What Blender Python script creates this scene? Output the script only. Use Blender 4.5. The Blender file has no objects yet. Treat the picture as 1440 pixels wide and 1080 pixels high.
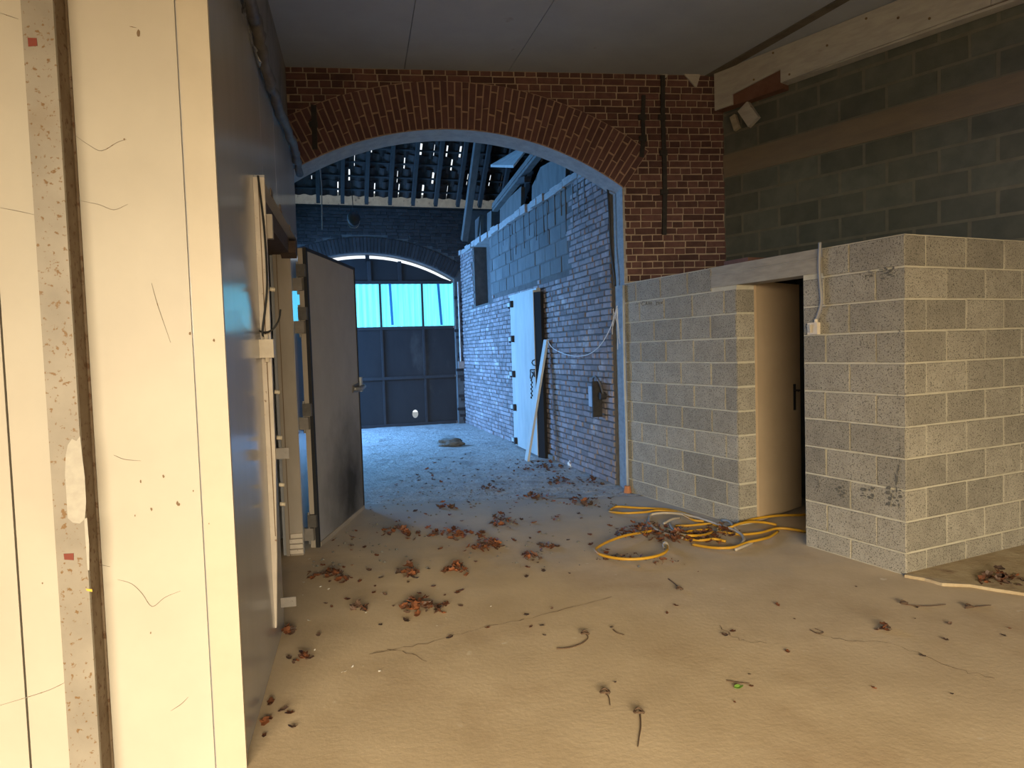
import bpy, math, random
from mathutils import Vector, Matrix, noise

random.seed(7)
SC = bpy.context.scene
COL = SC.collection
rnd = random.uniform

# ---------------------------------------------------------------- camera, world, lights, exposure
FPX, PITCH, ROLL, EYE = 975.0, math.radians(2.8), math.radians(1.81), 1.5
cam_d = bpy.data.cameras.new('camera')
cam_d.sensor_width = 36.0
cam_d.lens = FPX / 1440 * 36
cam_d.clip_start = 0.05
cam = bpy.data.objects.new('camera', cam_d)
COL.objects.link(cam)
FWD = Vector((0, math.cos(PITCH), -math.sin(PITCH)))
_r0, _d0 = Vector((1, 0, 0)), Vector((0, -math.sin(PITCH), -math.cos(PITCH)))
RGT = math.cos(ROLL) * _r0 + math.sin(ROLL) * _d0
DWN = -math.sin(ROLL) * _r0 + math.cos(ROLL) * _d0
EYEP = Vector((0, 0, EYE))
m = Matrix((RGT, -DWN, -FWD)).transposed().to_4x4()
m.translation = EYEP
cam.matrix_world = m
SC.camera = cam

SC.view_settings.view_transform = 'Standard'
SC.view_settings.look = 'None'
SC.view_settings.gamma = 1.0
SC.view_settings.use_curve_mapping = False
SC.view_settings.exposure = 0.0

wd = bpy.data.worlds.new('overcast_sky')
SC.world = wd
wd.use_nodes = True
bg = wd.node_tree.nodes['Background']
bg.inputs[0].default_value = (0.86, 0.94, 1.0, 1)
bg.inputs[1].default_value = 1.3


def area(name, loc, target, sx, sy, power, color, spread=180):
    d = bpy.data.lights.new(name, 'AREA')
    d.shape = 'RECTANGLE'
    d.size, d.size_y = sx, sy
    d.energy = power
    d.color = color
    d.spread = math.radians(spread)
    o = bpy.data.objects.new(name, d)
    COL.objects.link(o)
    o.location = loc
    o.rotation_euler = (Vector(target) - Vector(loc)).to_track_quat('-Z', 'Y').to_euler()
    return o


# warm low daylight coming in under the lintel of the wide doorway behind the photographer
area('doorway_daylight', (0.8, -10.0, 4.0), (0.8, 4.0, 1.0), 10.0, 4.6, 7600, (1.0, 0.84, 0.585))
# added blue lamp before the solid left passage wall, for daylight assumed there
area('passage_side_lamp', (-5.6, 12.3, 1.9), (-.6, 13.0, .5), 3.0, 2.2, 1000, (0.18, 0.45, 1.0), 140)
# added blue lamp, unseen, hung under the closed passage roof
area('passage_top_lamp', (-1.9, 9.0, 6.6), (-1.3, 9.8, 0.0), 1.8, 1.8, 60, (0.10, 0.41, 1.0))


# ---------------------------------------------------------------- helpers: pixels of the photograph to points in the room
def ray(px, py):
    return FWD + RGT * ((px - 720) / FPX) + DWN * ((py - 540) / FPX)


def fl(px, py, z=0.0):
    v = ray(px, py)
    return EYEP + v * ((z - EYE) / v.z)


class Frame:
    """a vertical plane: u runs along it, w out of it, z up"""

    def __init__(s, o, u, n):
        s.o = Vector((o[0], o[1], 0))
        s.u = Vector((u[0], u[1], 0)).normalized()
        n = Vector((n[0], n[1], 0))
        s.n = (n - s.u * n.dot(s.u)).normalized()
        s.m = Matrix((s.u, s.n, Vector((0, 0, 1)))).transposed()

    def p(s, u, w, z):
        return s.o + s.u * u + s.n * w + Vector((0, 0, z))

    def uz(s, px, py, w=0.0):
        v = ray(px, py)
        o = s.o + s.n * w
        t = (o - EYEP).dot(s.n) / v.dot(s.n)
        q = EYEP + v * t - o
        return q.dot(s.u), q.z

    def px(s, px, py, w=0.0):
        u, z = s.uz(px, py, w)
        return s.p(u, w, z)


ARCH = Frame((1.17, 7.09), (1, .13), (.13, -1))
ROOMF = Frame((2.444, 4.302), (-1.27, 2.782), (-2.782, -1.27))
ROOMS = Frame((2.444, 4.302), (1, .457), (.457, -1))
RIGHT = Frame((2.26, 7.22), (.769, -1), (-1, -.769))
LEFT = Frame((-1.03, 2.48), (-.2165, 1), (1, .2165))
LEFTF = Frame((-1.03, 2.48), (-1, -.2165), (.2165, -1))
PASS = Frame((1.172, 7.157), (-2.168, 7.341), (-7.341, -2.168))
GATE = Frame((-.996, 14.48), (-.959, -.2833), (.2833, -.959))
CEIL = 4.235


# ---------------------------------------------------------------- helpers: materials
def mat(name, c1, c2=None, scale=6.0, rough=0.8, metal=0.0, speck=None, speck_scale=60.0, speck_lim=0.62,
        vary=0.0, bump=0.0, bump_scale=80.0, stain=None, stain_scale=1.3, stain_lim=0.55, stretch=None, detail=5.0,
        spec=0.4, stain_soft=0.12, drift=None, spot=None):
    mt = bpy.data.materials.new(name)
    mt.use_nodes = True
    nt = mt.node_tree
    N, L = nt.nodes, nt.links
    bs = N['Principled BSDF']
    bs.inputs['Roughness'].default_value = rough
    bs.inputs['Metallic'].default_value = metal
    bs.inputs['Specular IOR Level'].default_value = spec
    geo = N.new('ShaderNodeNewGeometry')
    pos = geo.outputs['Position']
    if stretch:
        mp = N.new('ShaderNodeMapping')
        mp.inputs['Scale'].default_value = stretch
        L.new(pos, mp.inputs[0])
        pos = mp.outputs[0]

    def nz(sc, dt=5.0):
        n = N.new('ShaderNodeTexNoise')
        n.inputs['Scale'].default_value = sc
        n.inputs['Detail'].default_value = dt
        n.inputs['Roughness'].default_value = 0.6
        L.new(pos, n.inputs['Vector'])
        return n.outputs[0]

    def ramp(v, lo, hi):
        r = N.new('ShaderNodeMapRange')
        r.inputs[1].default_value = lo
        r.inputs[2].default_value = hi
        L.new(v, r.inputs[0])
        return r.outputs[0]

    def mix(f, a, b):
        x = N.new('ShaderNodeMix')
        x.data_type = 'RGBA'
        if isinstance(f, float):
            x.inputs[0].default_value = f
        else:
            L.new(f, x.inputs[0])
        for i, v in ((6, a), (7, b)):
            if isinstance(v, tuple):
                x.inputs[i].default_value = (*v, 1)
            else:
                L.new(v, x.inputs[i])
        return x.outputs[2]

    c = mix(ramp(nz(scale, detail), .35, .65), c1, c2 or c1)
    if stain:
        c = mix(ramp(nz(stain_scale, 6), stain_lim, stain_lim + stain_soft), c, stain)
    if speck:
        c = mix(ramp(nz(speck_scale, 2), speck_lim, speck_lim + .08), c, speck)
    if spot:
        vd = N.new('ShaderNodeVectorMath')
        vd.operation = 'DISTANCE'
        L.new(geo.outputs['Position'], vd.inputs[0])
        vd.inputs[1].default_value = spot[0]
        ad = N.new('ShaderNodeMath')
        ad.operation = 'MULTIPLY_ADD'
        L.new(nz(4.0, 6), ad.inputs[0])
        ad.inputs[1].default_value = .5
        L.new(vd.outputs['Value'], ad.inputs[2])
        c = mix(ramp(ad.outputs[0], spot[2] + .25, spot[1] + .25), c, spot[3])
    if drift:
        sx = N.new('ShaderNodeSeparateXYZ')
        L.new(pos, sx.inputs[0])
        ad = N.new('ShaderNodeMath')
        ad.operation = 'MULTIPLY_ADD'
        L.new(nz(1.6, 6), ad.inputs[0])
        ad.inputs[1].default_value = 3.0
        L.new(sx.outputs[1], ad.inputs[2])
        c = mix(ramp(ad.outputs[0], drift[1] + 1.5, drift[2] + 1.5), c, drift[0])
    if vary:
        oi = N.new('ShaderNodeObjectInfo')
        a = N.new('ShaderNodeMath')
        a.operation = 'ADD'
        L.new(oi.outputs['Random'], a.inputs[0])
        L.new(geo.outputs['Random Per Island'], a.inputs[1])
        f = N.new('ShaderNodeMath')
        f.operation = 'FRACT'
        L.new(a.outputs[0], f.inputs[0])
        r = N.new('ShaderNodeMapRange')
        r.inputs[3].default_value = 1 - vary
        r.inputs[4].default_value = 1 + vary * .7
        L.new(f.outputs[0], r.inputs[0])
        h = N.new('ShaderNodeHueSaturation')
        L.new(c, h.inputs['Color'])
        L.new(r.outputs[0], h.inputs['Value'])
        c = h.outputs[0]
    L.new(c, bs.inputs['Base Color'])
    if bump:
        b = N.new('ShaderNodeBump')
        b.inputs['Strength'].default_value = 1.0
        b.inputs['Distance'].default_value = bump
        L.new(nz(bump_scale, 4), b.inputs['Height'])
        L.new(b.outputs[0], bs.inputs['Normal'])
    return mt


M = {}
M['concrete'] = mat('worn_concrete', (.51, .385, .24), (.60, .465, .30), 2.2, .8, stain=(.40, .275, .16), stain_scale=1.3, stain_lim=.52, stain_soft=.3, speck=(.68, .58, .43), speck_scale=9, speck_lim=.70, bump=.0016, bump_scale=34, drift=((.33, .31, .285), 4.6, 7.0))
M['dirt_floor'] = mat('dirty_paving', (.30, .285, .265), (.42, .405, .38), 6, .62, speck=(.13, .115, .10), speck_scale=16, speck_lim=.64, bump=.03, bump_scale=17, stain=(.25, .23, .21), stain_scale=2)
M['screed'] = mat('pale_screed', (.46, .37, .24), (.36, .27, .16), 5, .9, stain=(.20, .12, .07), stain_scale=4, stain_lim=.59, bump=.006, bump_scale=30)
M['crack'] = mat('crack_dirt', (.20, .135, .08), rough=1)
M['block'] = mat('concrete_block', (.265, .238, .19), (.325, .295, .235), 7, .95, speck=(.10, .088, .07), speck_scale=120, speck_lim=.55, vary=.22, bump=.004, bump_scale=120)
M['block_mortar'] = mat('block_mortar', (.42, .38, .285), (.48, .44, .34), 12, .95, bump=.004, bump_scale=60)
M['wall_block'] = mat('damp_block', (.068, .076, .070), (.095, .101, .09), 5, .95, vary=.18, bump=.003, bump_scale=120)
M['wall_mortar'] = mat('damp_mortar', (.125, .122, .10), (.10, .098, .082), 9, .95)
M['ring_beam'] = mat('ring_beam', (.165, .13, .095), (.135, .11, .088), 3, .9, stain=(.15, .13, .1), stretch=(1, 1, 5), bump=.003, bump_scale=40)
M['brick'] = mat('red_brick', (.076, .037, .036), (.11, .055, .05), 14, .9, vary=.38, speck=(.10, .045, .035), speck_scale=70, speck_lim=.62, bump=.003, bump_scale=90)
M['arch_brick'] = mat('arch_brick', (.082, .041, .042), (.105, .053, .053), 14, .9, vary=.22, bump=.003, bump_scale=90)
M['brick_mortar'] = mat('lime_mortar', (.38, .30, .225), (.29, .225, .17), 10, .95, bump=.004, bump_scale=60)
M['arch_mortar'] = mat('arch_mortar', (.33, .225, .165), (.27, .18, .13), 10, .95)
M['soot'] = mat('soot', (.02, .02, .022), (.035, .032, .03), 20, .9, bump=.004, bump_scale=60)
M['soffit'] = mat('soffit_plaster', (.34, .325, .31), (.26, .25, .245), 9, .9, stretch=(1, 1, 3), bump=.008, bump_scale=40)
M['pbrick'] = mat('dusty_brick', (.27, .225, .225), (.19, .17, .17), 8, .9, vary=.3, stain=(.42, .40, .39), stain_scale=2.2, stain_lim=.58, bump=.005, bump_scale=70)
M['pmortar'] = mat('dark_joint', (.07, .065, .062), (.10, .095, .09), 8, .95)
M['fbrick'] = mat('dark_brick', (.026, .022, .022), (.04, .034, .033), 8, .95, vary=.3)  # plain dark base colour, varied from brick to brick
M['pblock'] = mat('grey_block', (.095, .10, .10), (.125, .13, .128), 5, .95, vary=.15, bump=.012, bump_scale=26, stretch=(1, 1, .5))
M['ceil'] = mat('ceiling_sheet', (.27, .30, .355), (.30, .33, .385), 2.5, .9, speck=(.20, .195, .19), speck_scale=5, speck_lim=.72, vary=.03)
M['hallwall'] = mat('stained_plaster', (.20, .19, .175), (.25, .235, .21), 3, .9, stain=(.12, .11, .1), stain_scale=2)
M['panel'] = mat('cream_coated_panel', (.445, .40, .325), (.475, .43, .35), 3, .42, speck=(.50, .42, .32), speck_scale=17, speck_lim=.79, spec=.3)
M['trim'] = mat('cream_trim', (.45, .39, .295), (.48, .42, .32), 5, .45, speck=(.4, .3, .2), speck_scale=26, speck_lim=.76)
M['lip'] = mat('dull_corner_lip', (.30, .265, .215), (.26, .23, .185), 5, .5)
M['side'] = mat('grey_coated_panel', (.42, .42, .43), (.38, .38, .39), 3, .17, speck=(.3, .3, .3), speck_scale=30, speck_lim=.74, spec=.6, stretch=(1, 1, .2))
M['black'] = mat('black_rubber', (.012, .012, .014), rough=.7)
M['dark'] = mat('dark_void', (.01, .01, .01), rough=1)
M['frame'] = mat('cream_frame', (.66, .58, .48), (.56, .48, .39), 8, .55, speck=(.28, .18, .11), speck_scale=34, speck_lim=.68)
M['jamb'] = mat('beige_jamb', (.36, .31, .255), (.31, .265, .21), 5, .7, stretch=(1, 1, .4), stain=(.24, .19, .14), stain_lim=.6)
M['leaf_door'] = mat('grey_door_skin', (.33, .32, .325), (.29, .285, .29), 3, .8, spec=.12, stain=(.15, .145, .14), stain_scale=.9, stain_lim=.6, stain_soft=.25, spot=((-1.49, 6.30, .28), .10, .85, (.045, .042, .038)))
M['rust_dark'] = mat('rusted_lump', (.06, .04, .032), (.09, .06, .045), 30, .9)
M['hinge'] = mat('painted_hinge', (.22, .195, .17), (.18, .16, .14), 20, .6)
M['plate'] = mat('dull_plate', (.13, .12, .11), (.10, .09, .08), 20, .5, .3)
M['rust_post'] = mat('rust_flecked_steel', (.225, .195, .155), (.29, .255, .205), 4, .5, .1, speck=(.17, .095, .035), speck_scale=58, speck_lim=.60, stain=(.20, .135, .07), stain_scale=1.5, stain_lim=.54, stain_soft=.25)
M['rust_side'] = mat('rusted_edge', (.13, .085, .045), (.19, .14, .09), 9, .7, .2, speck=(.10, .05, .02), speck_scale=46, speck_lim=.58)
M['white_paint'] = mat('white_paint', (.36, .33, .28), (.42, .39, .33), 30, .6)
M['red'] = mat('red_paint', (.17, .03, .015), rough=.6)
M['yellow_paint'] = mat('yellow_paint', (.65, .42, .05), rough=.6)
M['foil'] = mat('silver_foil', (.55, .57, .60), (.40, .42, .45), 20, .25, .9, bump=.03, bump_scale=22)
M['dark_pipe'] = mat('dark_insulation', (.055, .05, .05), (.10, .095, .09), 12, .6)
M['cream_door'] = mat('cream_door', (.41, .30, .185), (.44, .325, .205), 3, .6)
M['timber'] = mat('grey_timber', (.24, .21, .165), (.31, .275, .215), 6, .85, stretch=(1, 1, 5), speck=(.16, .12, .08), speck_scale=7, speck_lim=.72)
M['white_board'] = mat('whitewashed_board', (.37, .36, .34), (.30, .29, .275), 5, .8, stretch=(1, 1, 4), speck=(.22, .19, .16), speck_scale=6, speck_lim=.71)
M['gutter'] = mat('pale_gutter', (.80, .78, .70), (.62, .60, .54), 9, .7, speck=(.30, .29, .27), speck_scale=12, speck_lim=.64)
M['brown_timber'] = mat('brown_timber', (.10, .045, .03), (.14, .07, .05), 7, .9)
M['dark_timber'] = mat('dark_timber', (.085, .075, .062), (.12, .105, .085), 8, .9, stretch=(1, 1, 4))
M['roof_timber'] = mat('roof_timber', (.038, .037, .035), (.028, .027, .026), 8, .9)
M['tile'] = mat('old_tile', (.03, .026, .024), (.045, .037, .033), 9, .9, vary=.25)
M['pale_post'] = mat('pale_wood', (.12, .118, .11), (.085, .083, .078), 8, .8, stretch=(1, 1, .3))
M['wdoor'] = mat('white_door', (.43, .44, .41), (.35, .36, .34), 6, .55, stretch=(1, 1, .3), bump=.003, bump_scale=30)
M['gate'] = mat('gate_sheet', (.011, .012, .014), (.017, .018, .020), 4, .6, stretch=(1, 1, .4), stain=(.055, .05, .047), stain_lim=.6)
M['gate_frame'] = mat('gate_frame', (.026, .027, .03), (.02, .02, .022), 5, .6)
M['steel'] = mat('dull_steel', (.30, .30, .30), (.22, .21, .2), 12, .45, .6)
M['cable'] = mat('black_cable', (.02, .02, .02), rough=.6)
M['grey_pvc'] = mat('grey_conduit', (.25, .24, .24), rough=.6)
M['switch'] = mat('ivory_plastic', (.62, .54, .42), (.55, .47, .36), 20, .5)
M['yellow'] = mat('yellow_hose', (.50, .27, .018), (.42, .215, .018), 9, .45, speck=(.30, .16, .03), speck_scale=30, speck_lim=.68)
M['greyhose'] = mat('grey_hose', (.42, .36, .28), (.34, .29, .23), 9, .5)
M['leaf'] = mat('dry_leaf', (.20, .066, .022), (.10, .036, .016), 25, .65, vary=.6)
M['dark_leaf'] = mat('dark_leaf', (.10, .055, .035), (.065, .04, .028), 25, .6, vary=.5)
M['green'] = mat('green_leaf', (.12, .22, .03), rough=.6)
M['twig'] = mat('twig_bark', (.10, .06, .035), rough=.9)
M['flake'] = mat('white_flake', (.70, .66, .58), rough=.8)
M['stone'] = mat('grey_stone', (.10, .095, .08), (.17, .165, .145), 14, .9, bump=.01, bump_scale=30)
M['web'] = mat('cobweb_thread', (.6, .6, .6), rough=.8)
M['pale_bluegrey'] = mat('pale_bluegrey', (.34, .37, .42), (.28, .31, .35), 9, .6)
M['terracotta'] = mat('terracotta', (.36, .15, .07), rough=.9)

# opaque cyan sheet; the daylight behind it is put in as emission
def sheet_mat():
    mt = bpy.data.materials.new('emissive_cyan_sheet')
    mt.use_nodes = True
    nt = mt.node_tree
    N, L = nt.nodes, nt.links
    bs = N['Principled BSDF']
    bs.inputs['Base Color'].default_value = (.15, .55, .65, 1)
    bs.inputs['Roughness'].default_value = .4
    geo = N.new('ShaderNodeNewGeometry')
    mp = N.new('ShaderNodeMapping')
    mp.inputs['Scale'].default_value = (14, 14, .6)
    L.new(geo.outputs['Position'], mp.inputs[0])
    n = N.new('ShaderNodeTexNoise')
    n.inputs['Scale'].default_value = 2.0
    L.new(mp.outputs[0], n.inputs['Vector'])
    r = N.new('ShaderNodeMix')
    r.data_type = 'RGBA'
    L.new(n.outputs[0], r.inputs[0])
    r.inputs[6].default_value = (.03, .62, .80, 1)
    r.inputs[7].default_value = (.28, .92, .98, 1)
    L.new(r.outputs[2], bs.inputs['Emission Color'])
    bs.inputs['Emission Strength'].default_value = 1.15
    return mt


M['sheet'] = sheet_mat()


# ---------------------------------------------------------------- helpers: meshes and objects
class MB:
    def __init__(s):
        s.v, s.f = [], []

    def add(s, verts, faces):
        k = len(s.v)
        s.v += [tuple(x) for x in verts]
        s.f += [tuple(i + k for i in f) for f in faces]
        return s

    def box(s, fr, u0, u1, w0, w1, z0, z1):
        vs = [fr.p(u, w, z) for z in (z0, z1) for w in (w0, w1) for u in (u0, u1)]
        return s.add(vs, BOXF)

    def hexa(s, vs):
        """eight points, bottom four then top four, each ring in order"""
        return s.add(vs, [(3, 2, 1, 0), (4, 5, 6, 7), (0, 1, 5, 4), (1, 2, 6, 5), (2, 3, 7, 6), (3, 0, 4, 7)])

    def beam(s, a, b, wx, wy, up=Vector((0, 0, 1))):
        a, b = Vector(a), Vector(b)
        d = (b - a).normalized()
        x = d.cross(up)
        x = (x if x.length > 1e-4 else Vector((1, 0, 0))).normalized() * wx / 2
        y = x.cross(d).normalized() * wy / 2
        return s.hexa([a - x - y, a + x - y, a + x + y, a - x + y, b - x - y, b + x - y, b + x + y, b - x + y])

    def tube(s, pts, r, n=8, cap=True):
        pts = [Vector(p) for p in pts]
        rs = r if isinstance(r, (list, tuple)) else [r] * len(pts)
        k = len(s.v)
        ref = Vector((.31, .17, .93))
        for i, p in enumerate(pts):
            d = (pts[min(i + 1, len(pts) - 1)] - pts[max(i - 1, 0)]).normalized()
            x = d.cross(ref).normalized()
            y = d.cross(x)
            for j in range(n):
                a = 2 * math.pi * j / n
                s.v.append(tuple(p + (x * math.cos(a) + y * math.sin(a)) * rs[i]))
        for i in range(len(pts) - 1):
            for j in range(n):
                a, b = k + i * n + j, k + i * n + (j + 1) % n
                s.f.append((a, b, b + n, a + n))
        if cap:
            s.f.append(tuple(range(k + n - 1, k - 1, -1)))
            e = k + (len(pts) - 1) * n
            s.f.append(tuple(range(e, e + n)))
        return s

    def prism(s, fr, pts, w0, w1):
        """polygon in (u, z) given thickness from w0 to w1"""
        n = len(pts)
        vs = [fr.p(u, w0, z) for u, z in pts] + [fr.p(u, w1, z) for u, z in pts]
        fs = [tuple(range(n)), tuple(range(2 * n - 1, n - 1, -1))]
        fs += [(i, (i + 1) % n, n + (i + 1) % n, n + i) for i in range(n)]
        return s.add(vs, fs)

    def mesh(s, name, mt, smooth=False):
        me = bpy.data.meshes.new(name)
        me.from_pydata(s.v, [], s.f)
        me.materials.append(mt)
        import bmesh
        bm = bmesh.new()
        bm.from_mesh(me)
        bmesh.ops.recalc_face_normals(bm, faces=bm.faces)
        bm.to_mesh(me)
        bm.free()
        if smooth:
            me.polygons.foreach_set('use_smooth', [True] * len(me.polygons))
        return me

    def obj(s, name, mt, parent=None, smooth=False, **props):
        return link(name, s.mesh(name, mt, smooth), parent, **props)


BOXF = [(0, 1, 3, 2), (4, 6, 7, 5), (0, 4, 5, 1), (2, 3, 7, 6), (0, 2, 6, 4), (1, 5, 7, 3)]


def link(name, data, parent=None, mw=None, **props):
    o = bpy.data.objects.new(name, data)
    COL.objects.link(o)
    if parent is not None:
        o.parent = parent
        if mw is None:
            o.matrix_parent_inverse = parent.matrix_basis.inverted()
        else:
            o.matrix_basis = parent.matrix_basis.inverted() @ mw
    elif mw is not None:
        o.matrix_basis = mw
    for k, v in props.items():
        o[k] = v
    return o


def thing(name, label, cat, loc=(0, 0, 0), group=None, mt=None, mb=None, smooth=False, kind=None):
    """an Empty at the base of a thing, or with mb one mesh that is the whole thing"""
    if mb is None:
        o = bpy.data.objects.new(name, None)
        o.empty_display_size = .1
        o.location = loc
    else:
        o = bpy.data.objects.new(name, mb.mesh(name, mt, smooth))
    COL.objects.link(o)
    o['label'] = label
    o['category'] = cat
    if group:
        o['group'] = group
    if kind:
        o['kind'] = kind
    return o


def struct(name, mb=None, mt=None, loc=(0, 0, 0)):
    if mb is None:
        o = bpy.data.objects.new(name, None)
        o.location = loc
    else:
        o = bpy.data.objects.new(name, mb.mesh(name, mt))
    COL.objects.link(o)
    o['kind'] = 'structure'
    return o


def spline(pts, n=6):
    """Catmull-Rom through the points"""
    P = [Vector(p) for p in pts]
    P = [P[0] * 2 - P[1]] + P + [P[-1] * 2 - P[-2]]
    out = []
    for i in range(1, len(P) - 2):
        a, b, c, d = P[i - 1:i + 3]
        for k in range(n):
            t = k / n
            out.append(.5 * ((2 * b) + (c - a) * t + (2 * a - 5 * b + 4 * c - d) * t * t + (3 * b - a - 3 * c + d) * t ** 3))
    out.append(P[-2])
    return out


# masonry: a unit piece with chamfered face, jittered corners; y is outward
def unit_piece(name, mt, seed, cham=.12, jit=.03):
    r = random.Random(seed)
    v = []
    for y, k in ((-.5, 0), (.30, 0), (.5, 1)):
        for x, z in ((-.5, -.5), (.5, -.5), (.5, .5), (-.5, .5)):
            c = cham if k else 0
            j = jit if y > 0 else 0
            v.append((x * (1 - c * .35) + r.uniform(-j, j) * .4, y, z * (1 - c) + r.uniform(-j, j)))
    f = [(3, 2, 1, 0), (8, 9, 10, 11)]
    for b in (0, 4):
        for i in range(4):
            f.append((b + i, b + (i + 1) % 4, b + 4 + (i + 1) % 4, b + 4 + i))
    mb = MB()
    mb.add(v, f)
    return mb.mesh(name, mt)


def piece_matrix(fr, u, w, z, lu, lw, lz, rot=0.0):
    c, s_ = math.cos(rot), math.sin(rot)
    ax = fr.u * c + Vector((0, 0, s_))
    az = -fr.u * s_ + Vector((0, 0, c))
    mm = Matrix((ax * lu, fr.n * lw, az * lz)).transposed().to_4x4()
    mm.translation = fr.p(u, w, z)
    return mm


def lay(parent, name, meshes, mt, items, limit=300, stuff=True):
    """items: matrices of pieces. The ones that show largest become parts, the rest one joined part."""
    def size(mm):
        d = mm.translation - EYEP
        return -(mm.col[0].length * mm.col[2].length) / max(d.length_squared, .01)
    items = sorted(items, key=size)
    for i, mm in enumerate(items[:limit]):
        link(name, meshes[i % len(meshes)], parent, mm)
    if stuff and len(items) > limit:
        mb = MB()
        for i, mm in enumerate(items[limit:]):
            me = meshes[i % len(meshes)]
            mb.add([mm @ v.co for v in me.vertices], [tuple(p.vertices) for p in me.polygons])
        mb.obj(name + '_field', mt, parent, kind='stuff')


def courses(fr, u0, u1, z0, z1, ch, lens, joint, ok, w=.0, depth=.03, jit=.004, off=None, zjit=.003):
    out = []
    row = 0
    z = z0
    while z < z1 - .02:
        h = min(ch, z1 - z)
        ln = lens[row % len(lens)]
        o = (off[row % len(off)] if off else 0) + rnd(-.02, .02)
        u = u0 - o
        while u < u1:
            a, b = max(u, u0), min(u + ln, u1)
            if b - a > .04 and ok(a, b, z, z + h):
                out.append(piece_matrix(fr, (a + b) / 2, w + rnd(-jit, jit), z + h / 2 + rnd(-zjit, zjit) * .5,
                                        b - a - joint, depth, h - joint, rnd(-.004, .004)))
            u += ln
        z += ch
        row += 1
    return out


# ================================================================ STRUCTURE
# ---- floors
def grid_floor(name, x0, x1, y0, y1, step, amp, mt, z=0.0, inside=None):
    mb = MB()
    nx, ny = int((x1 - x0) / step), int((y1 - y0) / step)
    idx = {}
    for j in range(ny + 1):
        for i in range(nx + 1):
            x, y = x0 + i * step, y0 + j * step
            idx[i, j] = len(mb.v)
            mb.v.append((x, y, z + amp * noise.noise(Vector((x * 3, y * 3, 2))) + amp * .6 * noise.noise(Vector((x * 11, y * 11, 5)))))
    for j in range(ny):
        for i in range(nx):
            mb.f.append((idx[i, j], idx[i + 1, j], idx[i + 1, j + 1], idx[i, j + 1]))
    o = struct(name, mb, mt)
    o.data.polygons.foreach_set('use_smooth', [True] * len(o.data.polygons))
    return o


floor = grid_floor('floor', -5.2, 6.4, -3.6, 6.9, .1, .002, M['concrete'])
mb = MB()
mb.hexa([(-9, -16, -.3), (9, -16, -.3), (9, 18, -.3), (-9, 18, -.3), (-9, -16, -.03), (9, -16, -.03), (9, 18, -.03), (-9, 18, -.03)])
struct('ground', mb, M['concrete'])
floor2 = grid_floor('floor_passage', -7.0, 4.2, 6.88, 16.0, .055, .011, M['dirt_floor'])
for pts in ([(520, 922), (600, 905), (680, 884), (760, 866), (860, 840)],
            [(1136, 886), (1180, 900), (1260, 908), (1340, 940), (1400, 955)],
            [(1010, 880), (1040, 900), (1075, 905)],
            [(600, 930), (560, 915), (525, 918)]):
    P = [fl(q.x + rnd(-3, 3), q.y + rnd(-1.5, 1.5)) for q in spline([(a, b, 0) for a, b in pts], 8)]
    mb = MB()
    for a, b in zip(P[:-1], P[1:]):
        d = (b - a).normalized()
        n = Vector((-d.y, d.x, 0)) * rnd(.0006, .0026)
        zz = Vector((0, 0, .0035))
        mb.add([a - n + zz, b - n + zz, b + n + zz, a + n + zz], [(0, 1, 2, 3)])
    mb.obj('crack', M['crack'], floor)

# pale screed left against the small room's side wall
scp = [fl(1272, 812), fl(1300, 817), (fl(1325, 824)), fl(1365, 826), fl(1400, 832), fl(1440, 838), fl(1500, 846),
       ROOMS.p(1.9, .0, 0), ROOMS.p(.02, 0, 0)]
mb = MB()
n_ = len(scp)
top = [Vector((p.x, p.y, .018)) for p in scp]
mb.add([Vector((p.x, p.y, -.01)) for p in scp] + top,
       [tuple(range(n_, 2 * n_))] + [(i, (i + 1) % n_, n_ + (i + 1) % n_, n_ + i) for i in range(n_)])
struct('floor_screed', mb, M['screed'])

# ---- the small block room
HR = 2.14
U_END = 3.07                      # far end of the door wall
DU0, DU1 = ROOMF.uz(1133, 771)[0], ROOMF.uz(1040, 735)[0]
DZ = 1.97
wr = struct('wall_room', loc=ROOMF.p(0, 0, 0))
mb = MB()
J = -.006
for a, b, z0, z1 in ((0.006, DU0, 0, HR), (DU1, U_END, 0, HR), (DU0, DU1, DZ + .10, HR)):
    mb.box(ROOMF, a, b, -.19, J, z0, z1)
mb.box(ROOMS, .17, 2.6, -.19, J, 0, HR)
mb.obj('mortar_bed', M['block_mortar'], wr)
mb = MB()
mb.hexa([ROOMF.p(0.03, -.02, HR - .01), ROOMF.p(U_END, -.02, HR - .01), ARCH.p(1.05, .02, HR - .01), ROOMS.p(2.6, -.02, HR - .01),
         ROOMF.p(0.03, -.02, HR), ROOMF.p(U_END, -.02, HR), ARCH.p(1.05, .02, HR), ROOMS.p(2.6, -.02, HR)])
mb.obj('roof_slab', M['block_mortar'], wr)
blk = [unit_piece('block', M['block'], i, cham=.05, jit=.012) for i in range(6)]
z0 = HR - .2 * 11
LU0, LU1 = ROOMF.uz(1156, 360)[0], ROOMF.uz(1000, 395)[0]


def room_ok(a, b, za, zb):
    if zb > 1.95 and za < HR and a < LU1 and b > LU0 and zb > DZ + .02:
        return False
    return not (a < DU1 and b > DU0 and za < DZ)


def clip_courses(fr, segs, zA, zB, off):
    out = []
    for (a, b, ok) in segs:
        out += courses(fr, a, b, zA, zB, .2, [.405, .405], .012, ok, w=-.012, depth=.03, jit=.0015, off=off, zjit=.001)
    return out


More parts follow.
